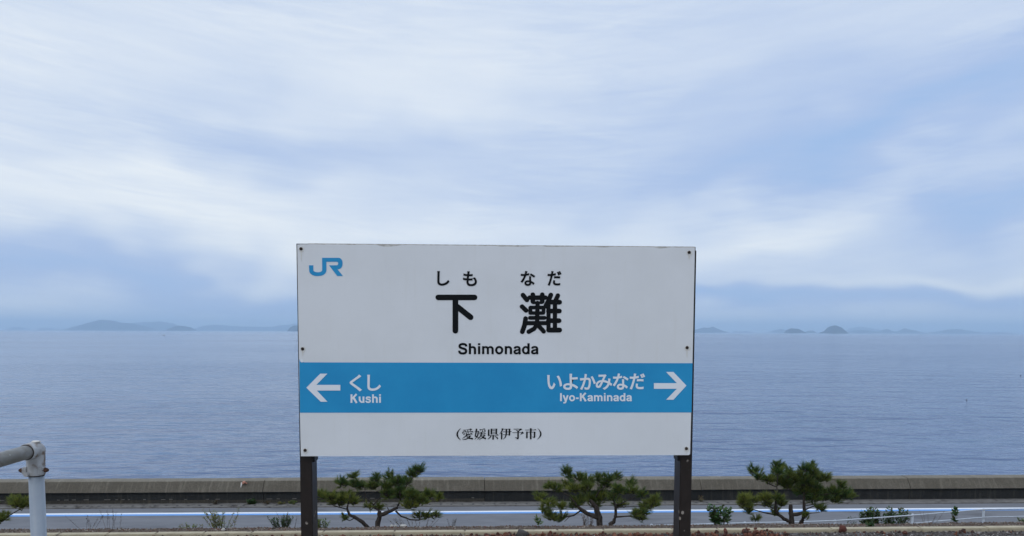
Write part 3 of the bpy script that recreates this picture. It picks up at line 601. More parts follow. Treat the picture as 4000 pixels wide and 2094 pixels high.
txt([([(870, 450), (1040, 440), (1220, 408)], [14, 18, 24]), ([(1150, 412), (1220, 378), (1285, 425), (1240, 437)], None), ([(955, 455), (990, 510)], [28, 42]), ([(1075, 460), (1105, 515)], [28, 40]), ([(1220, 430), (1190, 508)], [36, 14]),
     ([(885, 521), (1300, 515)], 15), ([(905, 500), (855, 595)], [22, 52]), ([(1235, 505), (1295, 490), (1345, 540), (1265, 550)], None),
     ([(948, 565), (915, 655)], [16, 54]), ([(1020, 555), (1022, 625), (1060, 643), (1195, 643), (1205, 590)], [36, 44, 42, 40, 12]), ([(1070, 555), (1135, 582)], [18, 44]), ([(1210, 568), (1285, 638)], [24, 54]),
     ([(1062, 650), (965, 740), (850, 818)], [54, 38, 9]), ([(1045, 710), (1210, 708)], 15), ([(1165, 700), (1195, 683), (1240, 716), (1190, 735)], None), ([(1190, 705), (1130, 790), (1010, 845), (850, 872)], [58, 52, 40, 9]), ([(1035, 735), (1120, 800), (1318, 828)], [22, 52, 62])], 1730)
txt([([(1475, 390), (1450, 560), (1410, 725)], [64, 58, 42]), ([(1395, 725), (1470, 712), (1565, 802)], [34, 38, 34]), ([(1385, 510), (1560, 508)], 15), ([(1555, 488), (1520, 690), (1390, 865)], [58, 50, 9]),
     ([(1605, 432), (1700, 425), (1800, 402)], [14, 15, 22]), ([(1755, 405), (1800, 372), (1865, 405), (1790, 418)], None), ([(1622, 410), (1640, 470)], [40, 40]), ([(1718, 450), (1745, 522)], [22, 44]), ([(1795, 435), (1850, 470), (1840, 530)], [20, 44, 40]),
     ([(1590, 541), (1845, 536)], 15), ([(1568, 610), (1880, 605)], 15), ([(1780, 607), (1830, 578), (1885, 607)], None), ([(1692, 540), (1672, 650), (1605, 775), (1500, 862)], [60, 54, 38, 9]),
     ([(1690, 668), (1835, 660)], 15), ([(1795, 655), (1825, 640), (1862, 672), (1815, 690)], None), ([(1828, 660), (1765, 765), (1580, 868)], [56, 50, 9]), ([(1680, 690), (1755, 775), (1882, 820)], [18, 50, 64])], 1730)
txt([([(2006, 425), (2002, 705)], 66), ([(1980, 684), (2430, 672)], 16), ([(2345, 672), (2385, 630), (2442, 672)], None), ([(2120, 388), (2116, 638)], 60), ([(2341, 388), (2336, 632)], 66), ([(2100, 408), (2390, 405)], 18),
     ([(2120, 470), (2335, 470)], 17), ([(2120, 541), (2335, 541)], 17), ([(2120, 610), (2335, 610)], 17), ([(2200, 680), (2196, 862)], 66), ([(2105, 712), (2050, 785), (1955, 852)], [62, 40, 9]), ([(2265, 712), (2360, 765), (2402, 835)], [14, 46, 58])], 1730)
txt([([(372, 378), (350, 480), (240, 636)], [78, 54, 9]), ([(335, 560), (329, 856)], 60), ([(400, 410), (720, 408)], 18), ([(676, 388), (670, 688)], 66), ([(385, 525), (760, 522)], 19), ([(705, 522), (740, 488), (768, 524)], None),
     ([(385, 652), (640, 650)], 21), ([(540, 410), (532, 630), (490, 765), (398, 852)], [66, 62, 42, 9])], 1930)
txt([([(855, 406), (1180, 405)], 21), ([(1125, 402), (1175, 376), (1240, 424), (1190, 436), (1090, 495), (1066, 485)], None), ([(950, 445), (1010, 475), (1085, 525)], [12, 34, 62]), ([(805, 561), (1220, 560)], 19),
     ([(1185, 556), (1240, 515), (1312, 576), (1230, 610), (1138, 662), (1210, 572)], None), ([(1050, 505), (1050, 800)], 66), ([(1017, 780), (1083, 780), (1065, 838), (1000, 852), (975, 802), (903, 778), (960, 768)], None)], 1930)
txt([([(1605, 368), (1602, 850)], 70), ([(1360, 446), (1830, 441)], 19), ([(1755, 443), (1795, 400), (1852, 446)], None), ([(1436, 515), (1436, 803)], 66), ([(1440, 541), (1780, 540)], 19), ([(1740, 530), (1765, 512), (1820, 550), (1800, 560)], None), ([(1774, 530), (1768, 760)], 66),
     ([(1735, 745), (1801, 745), (1790, 783), (1740, 798), (1715, 762), (1658, 738)], None)], 1930)
txt([([(1895, 358), (1980, 425), (2040, 500), (2070, 560), (2078, 615), (2068, 680), (2030, 745), (1970, 805), (1890, 860), (1888, 850), (1945, 790), (1985, 725), (2005, 665), (2010, 610), (2002, 550), (1980, 485), (1940, 415), (1900, 366)], None)], 1930)
# screws with rust stains
for px, py in ((1176, 972), (1182, 1363), (1192, 1759), (2692, 986), (2684, 1358), (2681, 1752)):
    c = at(px, py, YS)
    n = 16; pl = [(c.x + .002 + math.cos(2 * math.pi * j / n) * .0125 * random.uniform(.75, 1.15), c.z - .003 + math.sin(2 * math.pi * j / n) * .0125 * random.uniform(.75, 1.2)) for j in range(n)]
    sp(flat('rust_stain', [pl], YS + .0006, .0009, MT['stain'], sign))
    h_ = min(random.uniform(.02, .045), c.z - sz0 - .016); w_ = .0022
    sp(flat('rust_run', [[(c.x - w_, c.z - .008), (c.x + w_, c.z - .008), (c.x + w_ * .7 + .001, c.z - .012 - h_ * .5), (c.x + .0008, c.z - .012 - h_), (c.x - w_ * .6, c.z - .012 - h_ * .6)]], YS + .0004, .0009, MT['stain'], sign))
    mb = MB(); mb.tube([(c.x, YS + .001, c.z), (c.x, YS - .003, c.z), (c.x, YS - .005, c.z)], [.0068, .0068, .004], 10); sp(mb.build('screw', MT['screw'], sign))
# posts: deep dark box sections behind the board, with a bracket each
for s_, xl, xr in ((1, at(1171, 1800, YS + .032).x, at(1218, 1800, YS + .032).x), (-1, at(2658, 1800, YS + .032).x, at(2704, 1800, YS + .032).x)):
    mb = MB(); mb.box((xl, YS + .032, -.25), (xr, YS + .135, sz1 - .01)); sp(mb.build('post', MT['post'], sign, bevel=.003))
    xi = xr if s_ > 0 else xl
    mb = MB(); mb.box((min(xi, xi + s_ * .0085), YS + .05, sz0 - .035), (max(xi, xi + s_ * .0085), YS + .12, sz0 + .12))
    sp(mb.build('bracket', MT['edge'], sign, bevel=.002))

# ------------------------------------------------------------------ handrail
hx = at(141, 1830, 2.7); zt = at(147, 1757, 2.7).z; HX, HY = hx.x, 2.7
d = ray(0, 1796); far_ = EYE + d * ((zt - EYE.z) / d.z)
dirn = (Vector((far_.x, far_.y, 0)) - Vector((HX, HY, 0))).normalized()
hr = tag(empty('handrail', (HX, HY, 0)), 'grey painted pipe handrail with rusty cast elbow at the left edge', 'handrail')
def hp(o): local(o, hr); return o
c = Vector((HX, HY, zt))
def rp(t): return c + dirn * t
mb = MB(); mb.tube([(HX, HY, -.05), (HX, HY, zt - .07)], .0245, 32); hp(mb.build('post', MT['post_rail'], hr, True))
e2 = rp(2.0); mb = MB(); mb.tube([(e2.x, e2.y, -.05), (e2.x, e2.y, zt - .02)], .0245, 24); hp(mb.build('post', MT['post_rail'], hr, True))
mb = MB(); mb.tube([rp(.035), rp(2.4)], .0243, 32); hp(mb.build('rail', MT['dirty_rail'], hr, True))
# elbow: horizontal socket, rounded body, vertical socket
bm = bmesh.new()
def cyl(a, b_, r0, r1, n=24):
    t = (b_ - a); L = t.length
    ret = bmesh.ops.create_cone(bm, cap_ends=True, segments=n, radius1=r0, radius2=r1, depth=L)
    q = t.to_track_quat('Z', 'Y').to_matrix().to_4x4(); bmesh.ops.transform(bm, matrix=Matrix.Translation((a + b_) / 2) @ q, verts=ret['verts'])
cyl(rp(.058), rp(-.004), .0290, .0302); cyl(Vector((HX, HY, zt - .090)), Vector((HX, HY, zt - .01)), .0280, .0302)
ret = bmesh.ops.create_uvsphere(bm, u_segments=24, v_segments=14, radius=.0315); bmesh.ops.transform(bm, matrix=Matrix.Translation(c + Vector((0, 0, -.003))), verts=ret['verts'])
me = bpy.data.meshes.new('elbow'); bm.to_mesh(me); bm.free()
el_ = link('elbow', me, MT['cast'], hr); hp(el_)
rm = el_.modifiers.new('fuse', 'REMESH'); rm.mode = 'VOXEL'; rm.voxel_size = .0018; rm.use_smooth_shade = True
sm = el_.modifiers.new('soft', 'SMOOTH'); sm.factor = .6; sm.iterations = 5
me2 = bpy.data.meshes.new_from_object(el_.evaluated_get(bpy.context.evaluated_depsgraph_get())); el_.modifiers.clear(); el_.data = me2; me2.name = 'elbow'
mb = MB(); mb.tube([rp(.0575), rp(.0600)], .0268, 32); hp(mb.build('socket_gap', MT['screw'], hr, True))
mb = MB(); mb.tube([(HX, HY, zt - .0895), (HX, HY, zt - .0925)], .0262, 32); hp(mb.build('socket_gap', MT['screw'], hr, True))
mb = MB(); mb.tube([c + Vector((.004, -.004, .0285)), c + Vector((.004, -.004, .0325))], [.017, .011], 12, rough=.2); hp(mb.build('white_patch', MT['lime'], hr, True))
z_ = zt - .070
for sx_, dy_ in ((1, -.012), (-1, -.016)):       # clamp lugs with rusty bolts
    mb = MB(); mb.box((HX + sx_ * .0255 - .010, HY + dy_ - .012, z_ - .016), (HX + sx_ * .0255 + .010, HY + dy_ + .012, z_ + .012)); hp(mb.build('clamp_lug', MT['cast'], hr, bevel=.004))
    mb = MB(); x_ = HX + sx_ * .0345; mb.tube([(x_ - sx_ * .004, HY + dy_, z_), (x_ + sx_ * .009, HY + dy_, z_)], .0085, 6); mb.tube([(x_, HY + dy_, z_), (x_ + sx_ * .014, HY + dy_, z_)], .005, 8); hp(mb.build('bolt', MT['rust'], hr))
bq = c + Vector((.012, -.0295, -.010)); mb = MB(); mb.tube([bq + Vector((0, .012, 0)), bq + Vector((.003, -.006, 0))], .0085, 6); hp(mb.build('bolt', MT['rust'], hr))
bq = Vector((HX - .014, HY - .0265, zt - .082)); mb = MB(); mb.tube([bq + Vector((0, .01, 0)), bq + Vector((-.003, -.008, 0))], .009, 6); hp(mb.build('bolt', MT['cast'], hr))
mb = MB(); mb.tube([(HX, HY, 0), (HX, HY, .012)], .06, 24); hp(mb.build('base_flange', MT['post_rail'], hr))

# ------------------------------------------------------------------ pipe guard rail on the right
YG = 16.3
gr = tag(empty('guard_rail', (8, YG, soil_z(8, YG))), 'white pipe guard rail sloping up to the right beside the road', 'guard rail')
def gp(o): local(o, gr); return o
toppx = [(2540, 2053), (2700, 2049), (2910, 2043), (3130, 2039), (3262, 2034.5), (3565, 2013), (3843, 1990), (4000, 1988), (4320, 1985)]
mb = MB(); mb.tube([at(x, y, YG) for x, y in toppx], .0155, 10); gp(mb.build('top_rail', MT['guard'], gr, True))
lowpx = [(3262, 2070), (3565, 2045), (3660, 2036.5), (3843, 2021), (4000, 2017.5), (4320, 2014)]
mb = MB(); mb.tube([at(x, y, YG) for x, y in lowpx], .0145, 10); gp(mb.build('lower_rail', MT['guard'], gr, True))
for px, py in ((2545, 2047), (2910, 2038), (3262, 2030.5), (3565, 2007), (3843, 1986), (4170, 1984)):
    t_ = at(px, py, YG + .02); zg = soil_z(t_.x, YG) - .2
    mb = MB(); mb.tube([(t_.x, YG + .02, zg), (t_.x, YG + .02, t_.z - .012), (t_.x, YG + .02, t_.z)], [.026, .026, .014], 12); gp(mb.build('post', MT['guard'], gr, True))

# ------------------------------------------------------------------ pines
def lerp(a, c, t): return tuple(x + (y - x) * t for x, y in zip(a, c))
DK, OL = (.046, .098, .022), (.235, .245, .048)
def needles(mb, base, d, L, n, colr, spread=.75, wd=.0062):
    d = d.normalized(); a = d.cross(Vector((.3, .2, 1))).normalized(); b_ = d.cross(a)
    for _ in range(n):
        ph = random.uniform(0, 6.283); sp_ = random.uniform(.12, spread)
        v = (d + (a * math.cos(ph) + b_ * math.sin(ph)) * sp_).normalized()
        l = L * random.uniform(.7, 1.1); s_ = v.cross(Vector((random.uniform(-1, 1), random.uniform(-1, 1), random.uniform(-1, 1)))).normalized() * wd * .5
        o = base + d * random.uniform(-.03, .03) * (L / .1)
        k = random.uniform(.75, 1.25); mb.add([o - s_, o + s_, o + v * l], [(0, 1, 2)], 0, tuple(x * k for x in colr))
def pine(sc, ox, oy, Y, limbs, clumps, label, dens=1.0):
    P0 = at(ox + limbs[0][0][0][0] / sc, oy + limbs[0][0][0][1] / sc, Y); zg = soil_z(P0.x, Y)
    root = tag(empty('pine_tree', (P0.x, Y, zg)), label, 'pine tree', 'small pines between the track and the road')
    mpp = Y / FPX / sc
    offs = {}
    for li, (pts, rad) in enumerate(limbs):
        wig = random.uniform(-.25, .25); P = []
        for k, (x, y) in enumerate(pts):
            P.append(at(ox + x / sc, oy + y / sc, Y + (0 if li == 0 else wig * k / len(pts))))
        rr = [r * mpp for r in rad] if isinstance(rad, (list, tuple)) else [rad * mpp] * len(P)
        if len(rr) == 2 and len(P) > 2: rr = [rr[0] + (rr[1] - rr[0]) * k / (len(P) - 1) for k in range(len(P))]
        if max(rr) / mpp > 20 and pts[0][1] > 850:       # rooted: run it into the bank
            b0 = P[0]; P = [Vector((b0.x, b0.y, soil_z(b0.x, b0.y) - .12))] + P; rr = [rr[0] * 1.25] + rr
        # resample with wobble
        Q, q = [], []
        for k in range(len(P) - 1):
            for t in (0, .34, .67):
                v = P[k].lerp(P[k + 1], t)
                if (k, t) != (0, 0): v += Vector((random.uniform(-1, 1), random.uniform(-1, 1), random.uniform(-1, 1))) * rr[k] * .18
                Q.append(v); q.append(rr[k] + (rr[k + 1] - rr[k]) * t)
        Q.append(P[-1]); q.append(rr[-1] * .8)
        mb = MB(); mb.tube(Q, q, 9, rough=.12)
        o = mb.build('trunk' if max(rr) / mpp > 27 else 'branch', MT['bark'], root, True); local(o, root)
    mb = MB(); tw = MB()
    for cx, cy, rx, ry, tone in clumps:
        dep = random.uniform(-.3, .3) * (1 if ry > 35 else .3)
        cc = at(ox + cx / sc, oy + cy / sc, Y + dep); ax, az_ = rx * mpp, ry * mpp
        n = int(dens * (14 + rx * ry / 175))
        for _ in range(n):
            while True:
                u = Vector((random.uniform(-1, 1), random.uniform(-1, 1), random.uniform(-1, 1)))
                if u.length <= 1: break
            s0 = .72; p_ = cc + Vector((u.x * ax * s0, u.y * ax * .7, u.z * az_ * s0)); p_ += Vector((random.gauss(0, .02), 0, random.gauss(0, .02)))
            dr = Vector((u.x * 1.1 + random.uniform(-.3, .3), u.y * .6 - .1, .6 + u.z * .6 + random.uniform(-.3, .3)))
            tn = min(1, max(0, tone + random.uniform(-.35, .35)))
            needles(mb, p_, dr, random.choice((.065, .075, .085, .095, .12)), random.randint(20, 28), lerp(DK, OL, tn), random.uniform(.4, .9))
            if random.random() < .45:
                bs = cc + Vector((0, 0, -az_ * .6)); tw.tube([bs.lerp(p_, .3), p_ + Vector((0, 0, -.015)), p_ + dr.normalized() * .03], [.006, .005, .003], 4)
    local(mb.build('crown', MT['needle'], root), root)
    tb = tw.build('twigs', MT['bark'], root); local(tb, root); tb['kind'] = 'stuff'
    return root
pine(3.68, 1200, 1780, 13.0,
     [([(1005, 1060), (1020, 960), (1040, 870), (1040, 790)], [40, 37, 34, 30]), ([(1050, 850), (1180, 805), (1290, 750), (1340, 650), (1330, 500)], [32, 26, 20, 13, 8]), ([(1270, 790), (1350, 870), (1480, 920), (1600, 925), (1750, 890), (1880, 850)], [14, 12, 10, 9, 7, 4]),
      ([(880, 1040), (800, 960), (700, 900), (610, 850), (575, 770), (585, 700), (620, 560)], [30, 28, 25, 20, 15, 11, 8]), ([(680, 895), (610, 935), (530, 895)], [8, 4]), ([(575, 770), (450, 740), (340, 700)], [9, 5]), ([(1040, 790), (950, 740), (870, 720)], [14, 6]), ([(945, 715), (1060, 590), (1075, 360)], [11, 9, 6]), ([(950, 700), (840, 600), (830, 480)], [9, 5]), ([(850, 555), (930, 540), (1050, 490)], [5, 3]), ([(1330, 560), (1450, 400), (1600, 230)], [10, 4]), ([(1180, 800), (1150, 740)], [9, 6]), ([(1300, 750), (1450, 760)], [8, 4])],
     [(500, 390, 80, 70, .2), (670, 300, 45, 45, .3), (690, 420, 100, 60, .2), (560, 600, 150, 70, .55), (330, 600, 110, 60, .6), (220, 570, 70, 70, .5), (430, 660, 150, 60, .6), (640, 650, 110, 60, .6), (990, 330, 60, 60, .2), (940, 440, 90, 50, .3), (1190, 300, 70, 60, .2), (1280, 370, 110, 80, .2), (1600, 200, 75, 60, .1), (1520, 260, 90, 60, .2), (1400, 380, 120, 70, .2), (1330, 540, 180, 100, .25), (1150, 560, 90, 80, .3), (1500, 560, 120, 90, .3), (1740, 570, 110, 70, .45), (1880, 600, 40, 40, .6), (1480, 710, 140, 60, .6), (1640, 660, 110, 50, .5), (1040, 740, 60, 40, .6), (880, 725, 40, 30, .6), (1130, 440, 80, 60, .3), (1720, 860, 90, 30, .4), (1850, 860, 50, 25, .4), (1600, 870, 40, 25, .4), (530, 900, 35, 30, .4), (800, 450, 60, 40, .3)],
     'low spreading pine with two bent trunks right of the left sign post')
pine(3.22, 1900, 1780, 13.0,
     [([(1432, 900), (1420, 780), (1380, 650), (1300, 560)], [40, 38, 35, 22]), ([(1400, 780), (1300, 740), (1200, 690), (1130, 620), (1060, 520)], [32, 28, 24, 17, 10]), ([(1180, 695), (1100, 750), (980, 775), (870, 760), (720, 705)], [11, 10, 8, 7, 5]), ([(1050, 765), (980, 830)], [5, 3]), ([(1530, 890), (1600, 830), (1630, 740), (1620, 640), (1580, 480)], [32, 25, 20, 15, 9]), ([(1640, 770), (1800, 760), (1900, 780)], [11, 6]), ([(1620, 620), (1700, 600), (1880, 510)], [9, 5]), ([(1380, 520), (1420, 440), (1500, 390)], [12, 6]), ([(1060, 520), (900, 430)], [9, 5]), ([(1130, 650), (950, 640), (800, 610)], [8, 4]), ([(1630, 650), (1850, 640), (2000, 640)], [7, 4])],
     [(1015, 195, 60, 50, .1), (1040, 260, 60, 50, .2), (1150, 280, 100, 50, .3), (790, 380, 50, 40, .4), (880, 410, 80, 50, .4), (1010, 380, 90, 60, .5), (1110, 420, 90, 60, .6), (1260, 400, 110, 70, .4), (1280, 310, 100, 50, .3), (1420, 270, 70, 50, .25), (1540, 290, 80, 60, .2), (1640, 270, 50, 50, .2), (1500, 370, 90, 50, .3), (1430, 480, 80, 60, .3), (1310, 540, 110, 60, .5), (1440, 540, 60, 50, .5), (1160, 560, 110, 70, .4), (1110, 620, 70, 50, .35), (680, 530, 70, 50, .6), (790, 600, 90, 50, .6), (940, 640, 80, 40, .6), (1820, 350, 60, 45, .2), (1830, 440, 90, 50, .35), (1960, 490, 60, 40, .3), (1700, 440, 50, 50, .25), (1650, 420, 60, 50, .3), (1600, 520, 80, 50, .3), (1680, 620, 90, 40, .5), (2120, 550, 80, 50, .6), (2090, 610, 100, 50, .6), (2000, 640, 90, 50, .55), (1950, 720, 110, 50, .4), (1940, 780, 70, 40, .4), (1870, 740, 60, 40, .4), (720, 690, 40, 30, .5), (790, 740, 60, 40, .5), (830, 790, 90, 30, .5), (940, 780, 50, 50, .4), (1380, 620, 60, 40, .4)],
     'wide yellowish green pine left of the right sign post')
pine(3.68, 2700, 1780, 13.2,
     [([(1450, 990), (1440, 900), (1430, 800), (1430, 705)], [38, 36, 31, 29]), ([(1460, 850), (1550, 840), (1630, 800), (1620, 700), (1620, 560), (1640, 400)], [28, 26, 24, 20, 16, 8]), ([(1575, 970), (1610, 900), (1632, 800)], [32, 28, 24]), ([(1420, 950), (1330, 910), (1260, 850), (1220, 780), (1215, 680), (1225, 560)], [26, 25, 22, 18, 14, 9]), ([(1260, 855), (1050, 820), (860, 765)], [14, 6]), ([(1210, 765), (1080, 720), (880, 700)], [10, 5]), ([(1080, 390), (1230, 450), (1232, 560)], [8, 11]), ([(1640, 780), (1750, 730), (1900, 690)], [10, 5]), ([(1650, 835), (1850, 815)], [7, 4]), ([(1640, 720), (2000, 670)], [6, 3]), ([(1640, 560), (1900, 560), (2150, 520)], [12, 5]), ([(1235, 440), (1250, 200)], [10, 5])],
     [(900, 220, 75, 60, .2), (970, 300, 80, 60, .2), (1250, 160, 100, 70, .2), (1260, 240, 80, 50, .3), (1100, 340, 90, 50, .5), (1200, 340, 120, 60, .5), (1400, 230, 50, 40, .3), (1390, 290, 80, 50, .3), (1300, 360, 100, 70, .4), (1730, 150, 50, 50, .1), (1640, 190, 80, 50, .15), (1750, 230, 100, 60, .3), (1600, 280, 100, 60, .4), (1480, 340, 100, 80, .4), (1650, 380, 150, 100, .3), (1830, 330, 130, 90, .35), (1930, 320, 60, 60, .4), (1400, 440, 120, 60, .35), (1600, 500, 160, 90, .3), (1780, 480, 120, 90, .2), (1750, 610, 140, 80, .2), (1900, 580, 130, 80, .15), (2060, 520, 90, 60, .2), (2150, 430, 50, 50, .3), (2200, 560, 120, 70, .2), (2290, 560, 60, 50, .45), (2080, 640, 80, 40, .35), (770, 610, 80, 60, .7), (870, 640, 110, 60, .7), (750, 700, 90, 60, .6), (830, 740, 60, 40, .5), (1060, 620, 110, 80, .65), (1100, 700, 70, 40, .6), (1290, 680, 70, 70, .4), (1240, 600, 60, 50, .4), (1210, 800, 40, 80, .6), (820, 810, 50, 25, .3), (930, 910, 70, 25, .4), (1860, 760, 100, 40, .3), (1650, 870, 30, 40, .4)],
     'tall dense pine with a sawn off stem right of the sign')
pine(3.2586, 0, 1680, 13.0,
     [([(-260, 1330), (-270, 1180), (-250, 1050), (-240, 900)], [40, 36, 30, 20]), ([(-250, 1170), (-120, 1190), (80, 1110), (250, 1010)], [16, 12, 8, 6]), ([(-250, 1000), (-120, 960), (20, 930)], [10, 5])],
     [(240, 930, 110, 70, .7), (170, 890, 60, 40, .75), (300, 960, 55, 50, .6), (40, 1090, 70, 60, .7), (20, 1150, 50, 40, .6), (-130, 930, 120, 70, .5), (-250, 870, 140, 90, .4), (-350, 980, 120, 80, .4), (-120, 1130, 100, 60, .5)],
     'pine reaching in from the left edge behind the handrail post')

# ------------------------------------------------------------------ weeds and shrubs
def leaf(mb, p_, d, L, wd, colr):
    d = d.normalized(); s_ = d.cross(Vector((random.uniform(-.4, .4), random.uniform(-.4, .4), 1))).normalized() * wd * .5; u = d.cross(s_).normalized() * L * .08
    mid = p_ + d * L * .5 + u; mb.add([p_, mid - s_, p_ + d * L, mid + s_], [(0, 1, 2), (0, 2, 3)], 0, colr)
def weed(name, label, cat, px, py, wpx, hpx, Y, nst, nlf, L, c1, c2, ground=None, group=None, lean=.35, wd=.5, stem_r=.0035, lo=.15, dead=False):
    base = at(px, py, Y); mpp = Y / FPX
    zg = ground if ground is not None else soil_z(base.x, Y); zg = min(zg, base.z)
    root = tag(empty(name, (base.x, Y, zg)), label, cat, group)
    sm_, lf = MB(), MB(); sep_ = nst <= 9
    for i in range(nst):
        ox = random.uniform(-.5, .5) * wpx * mpp; h = hpx * mpp * random.uniform(.6, 1.0)
        a = Vector((base.x + ox * .6, Y + random.uniform(-.08, .08), zg - .02)); t = Vector((base.x + ox + random.uniform(-lean, lean) * h, a.y + random.uniform(-.1, .1), base.z + h))
        mid = a.lerp(t, .5) + Vector((random.uniform(-.06, .06) * h, 0, 0)); pts = [a, mid, t]
        if sep_: sm_ = MB()
        sm_.tube(pts, [stem_r, stem_r * .8, stem_r * .4], 4)
        if sep_: local(sm_.build('stem', MT['twig'], root), root)
        for _ in range(nlf):
            k = random.uniform(lo, 1.02); q = (a.lerp(mid, k * 2) if k < .5 else mid.lerp(t, k * 2 - 1))
            if q.z < base.z - .05 and random.random() < .7: continue
            d = Vector((random.uniform(-1, 1), random.uniform(-1, 1), random.uniform(-.2, .9)))
            leaf(lf, q, d, L * random.uniform(.6, 1.2), L * wd, tuple(x * random.uniform(.75, 1.25) for x in lerp(c1, c2, random.random())))
    if not sep_:
        so_ = sm_.build('stems', MT['twig'], root); local(so_, root); so_['kind'] = 'stuff'
    local(lf.build('leaves', MT['leaf'], root), root)
    return root
GD, GY, GB = (.040, .095, .026), (.21, .225, .055), (.07, .045, .028)
G = 'weeds along the embankment edge'
weed('leafy_shrub', 'broad leaved green shrub of several stems right of the right post', 'shrub', 2820, 2049, 105, 84, 10.72, 9, 36, .075, GD, (.085, .13, .04), wd=.75, stem_r=.006, lean=.15, group='shrubs by the guard rail')
weed('leafy_shrub', 'dense low dark green bush behind the sloping guard rail', 'shrub', 3450, 2040, 190, 52, 16.6, 60, 70, .085, GD, (.07, .09, .02), lean=.3, group='shrubs by the guard rail')
weed('young_plant', 'single stem leafy plant at the kerb in front of the guard rail', 'plant', 3396, 2073, 16, 46, 9.72, 2, 26, .06, GD, (.07, .11, .03), wd=.7, group=G)
weed('young_plant', 'upright leafy plant in front of the guard rail bend', 'plant', 3735, 2033, 14, 54, 10.75, 2, 30, .065, GD, (.08, .12, .03), wd=.7, lean=.05, group=G)
weed('young_plant', 'small sapling with a tuft of pale leaves left of the wide pine', 'plant', 2107, 2066, 10, 44, 9.95, 2, 22, .075, (.05, .09, .025), (.13, .17, .05), wd=.4, lean=.08, lo=.75, group=G)
weed('tall_weed', 'yellow green feathery weeds in front of the road line', 'weed', 872, 2057, 110, 66, 10.75, 22, 26, .04, GY, (.17, .17, .05), wd=.35, lean=.5, group=G)
weed('tall_weed', 'low green weed clump just left of the left post', 'weed', 1100, 2056, 100, 42, 10.75, 22, 34, .032, GD, (.07, .085, .03), wd=.5, lean=.5, group=G)
weed('tall_weed', 'brown seed stems standing over the low green weed clump', 'weed', 1128, 2056, 90, 56, 10.8, 9, 14, .02, GB, (.08, .06, .04), lean=.5, group=G)
weed('tall_weed', 'small green tuft at the foot of the right of the left post', 'weed', 1258, 2056, 60, 30, 10.75, 14, 26, .035, GD, GY, lean=.5, group=G)
weed('tall_weed', 'sparse dead stems with dark seed heads right of the handrail post', 'weed', 440, 2060, 90, 80, 10.75, 7, 14, .020, (.03, .022, .02), GB, lean=.6, stem_r=.002, lo=.4, group=G)
weed('tall_weed', 'low dead stems close to the handrail post', 'weed', 345, 2060, 90, 52, 10.75, 6, 16, .020, (.03, .022, .02), GB, lean=.6, stem_r=.002, lo=.4, group=G)
weed('tall_weed', 'thin dead stems under the low right branch of the two trunk pine', 'weed', 1620, 2058, 190, 46, 10.8, 16, 12, .022, GB, (.09, .08, .03), lean=.5, stem_r=.002, lo=.3, group=G)
weed('tall_weed', 'dark dead seed stems beyond the tip of the low pine branch', 'weed', 1770, 2056, 70, 36, 10.8, 6, 14, .020, (.03, .025, .02), GB, lean=.5, stem_r=.002, lo=.4, group=G)
weed('tall_weed', 'red brown dry weed before the trunk of the wide pine', 'weed', 2300, 2052, 60, 46, 11.0, 10, 20, .028, (.07, .03, .022), GB, lean=.4, group=G)
weed('tall_weed', 'thin dry stems left of the guard rail bend', 'weed', 3640, 2036, 100, 46, 10.8, 6, 6, .02, GB, (.08, .06, .04), lean=.4, stem_r=.002, group=G)
weed('tall_weed', 'low pale green ground weeds left of the feathery weeds', 'weed', 745, 2057, 110, 9, 10.7, 16, 10, .03, GY, (.12, .15, .05), lean=.9, group=G)
weed('tall_weed', 'dark weed left of the sloping rail bush', 'weed', 3325, 2040, 30, 22, 16.7, 8, 24, .06, GD, (.05, .07, .02), lean=.6, group=G)
weed('tall_weed', 'green leaves at the far right end of the soil edge', 'weed', 3995, 2036, 22, 12, 10.75, 8, 14, .04, GD, GY, lean=.6, group=G)
gz = ROAD_Z + .02; H = 'weeds at the foot of the seawall'
weed('wall_weed', 'dark green weed clump at the wall foot left of the joint', 'weed', 985, 1973, 36, 22, 23.38, 14, 34, .06, GD, (.06, .09, .025), gz, H, .3, .6)
weed('wall_weed', 'dry brown weed at the wall foot under the joint', 'weed', 1045, 1972, 26, 14, 23.38, 8, 20, .05, (.12, .08, .04), (.09, .07, .04), gz, H, .3)
weed('wall_weed', 'yellowish weed at the wall foot near the left post', 'weed', 1100, 1972, 22, 12, 23.38, 9, 24, .05, GY, (.18, .15, .05), gz, H, .3)
weed('wall_weed', 'bright green weed at the wall foot nearest the left post', 'weed', 1140, 1972, 26, 16, 23.38, 10, 26, .05, (.06, .10, .03), GY, gz, H, .3)
weed('wall_weed', 'straw coloured grass tuft at the wall joint right of the sign', 'weed', 2739, 1962, 16, 24, 23.38, 12, 12, .07, (.24, .20, .10), (.16, .14, .07), gz, H, .2, .2)
weed('wall_weed', 'dry brown weed at the wall foot left of the orange pipe', 'weed', 838, 1972, 26, 20, 23.38, 8, 16, .05, (.12, .09, .05), (.08, .065, .04), gz, H, .3)

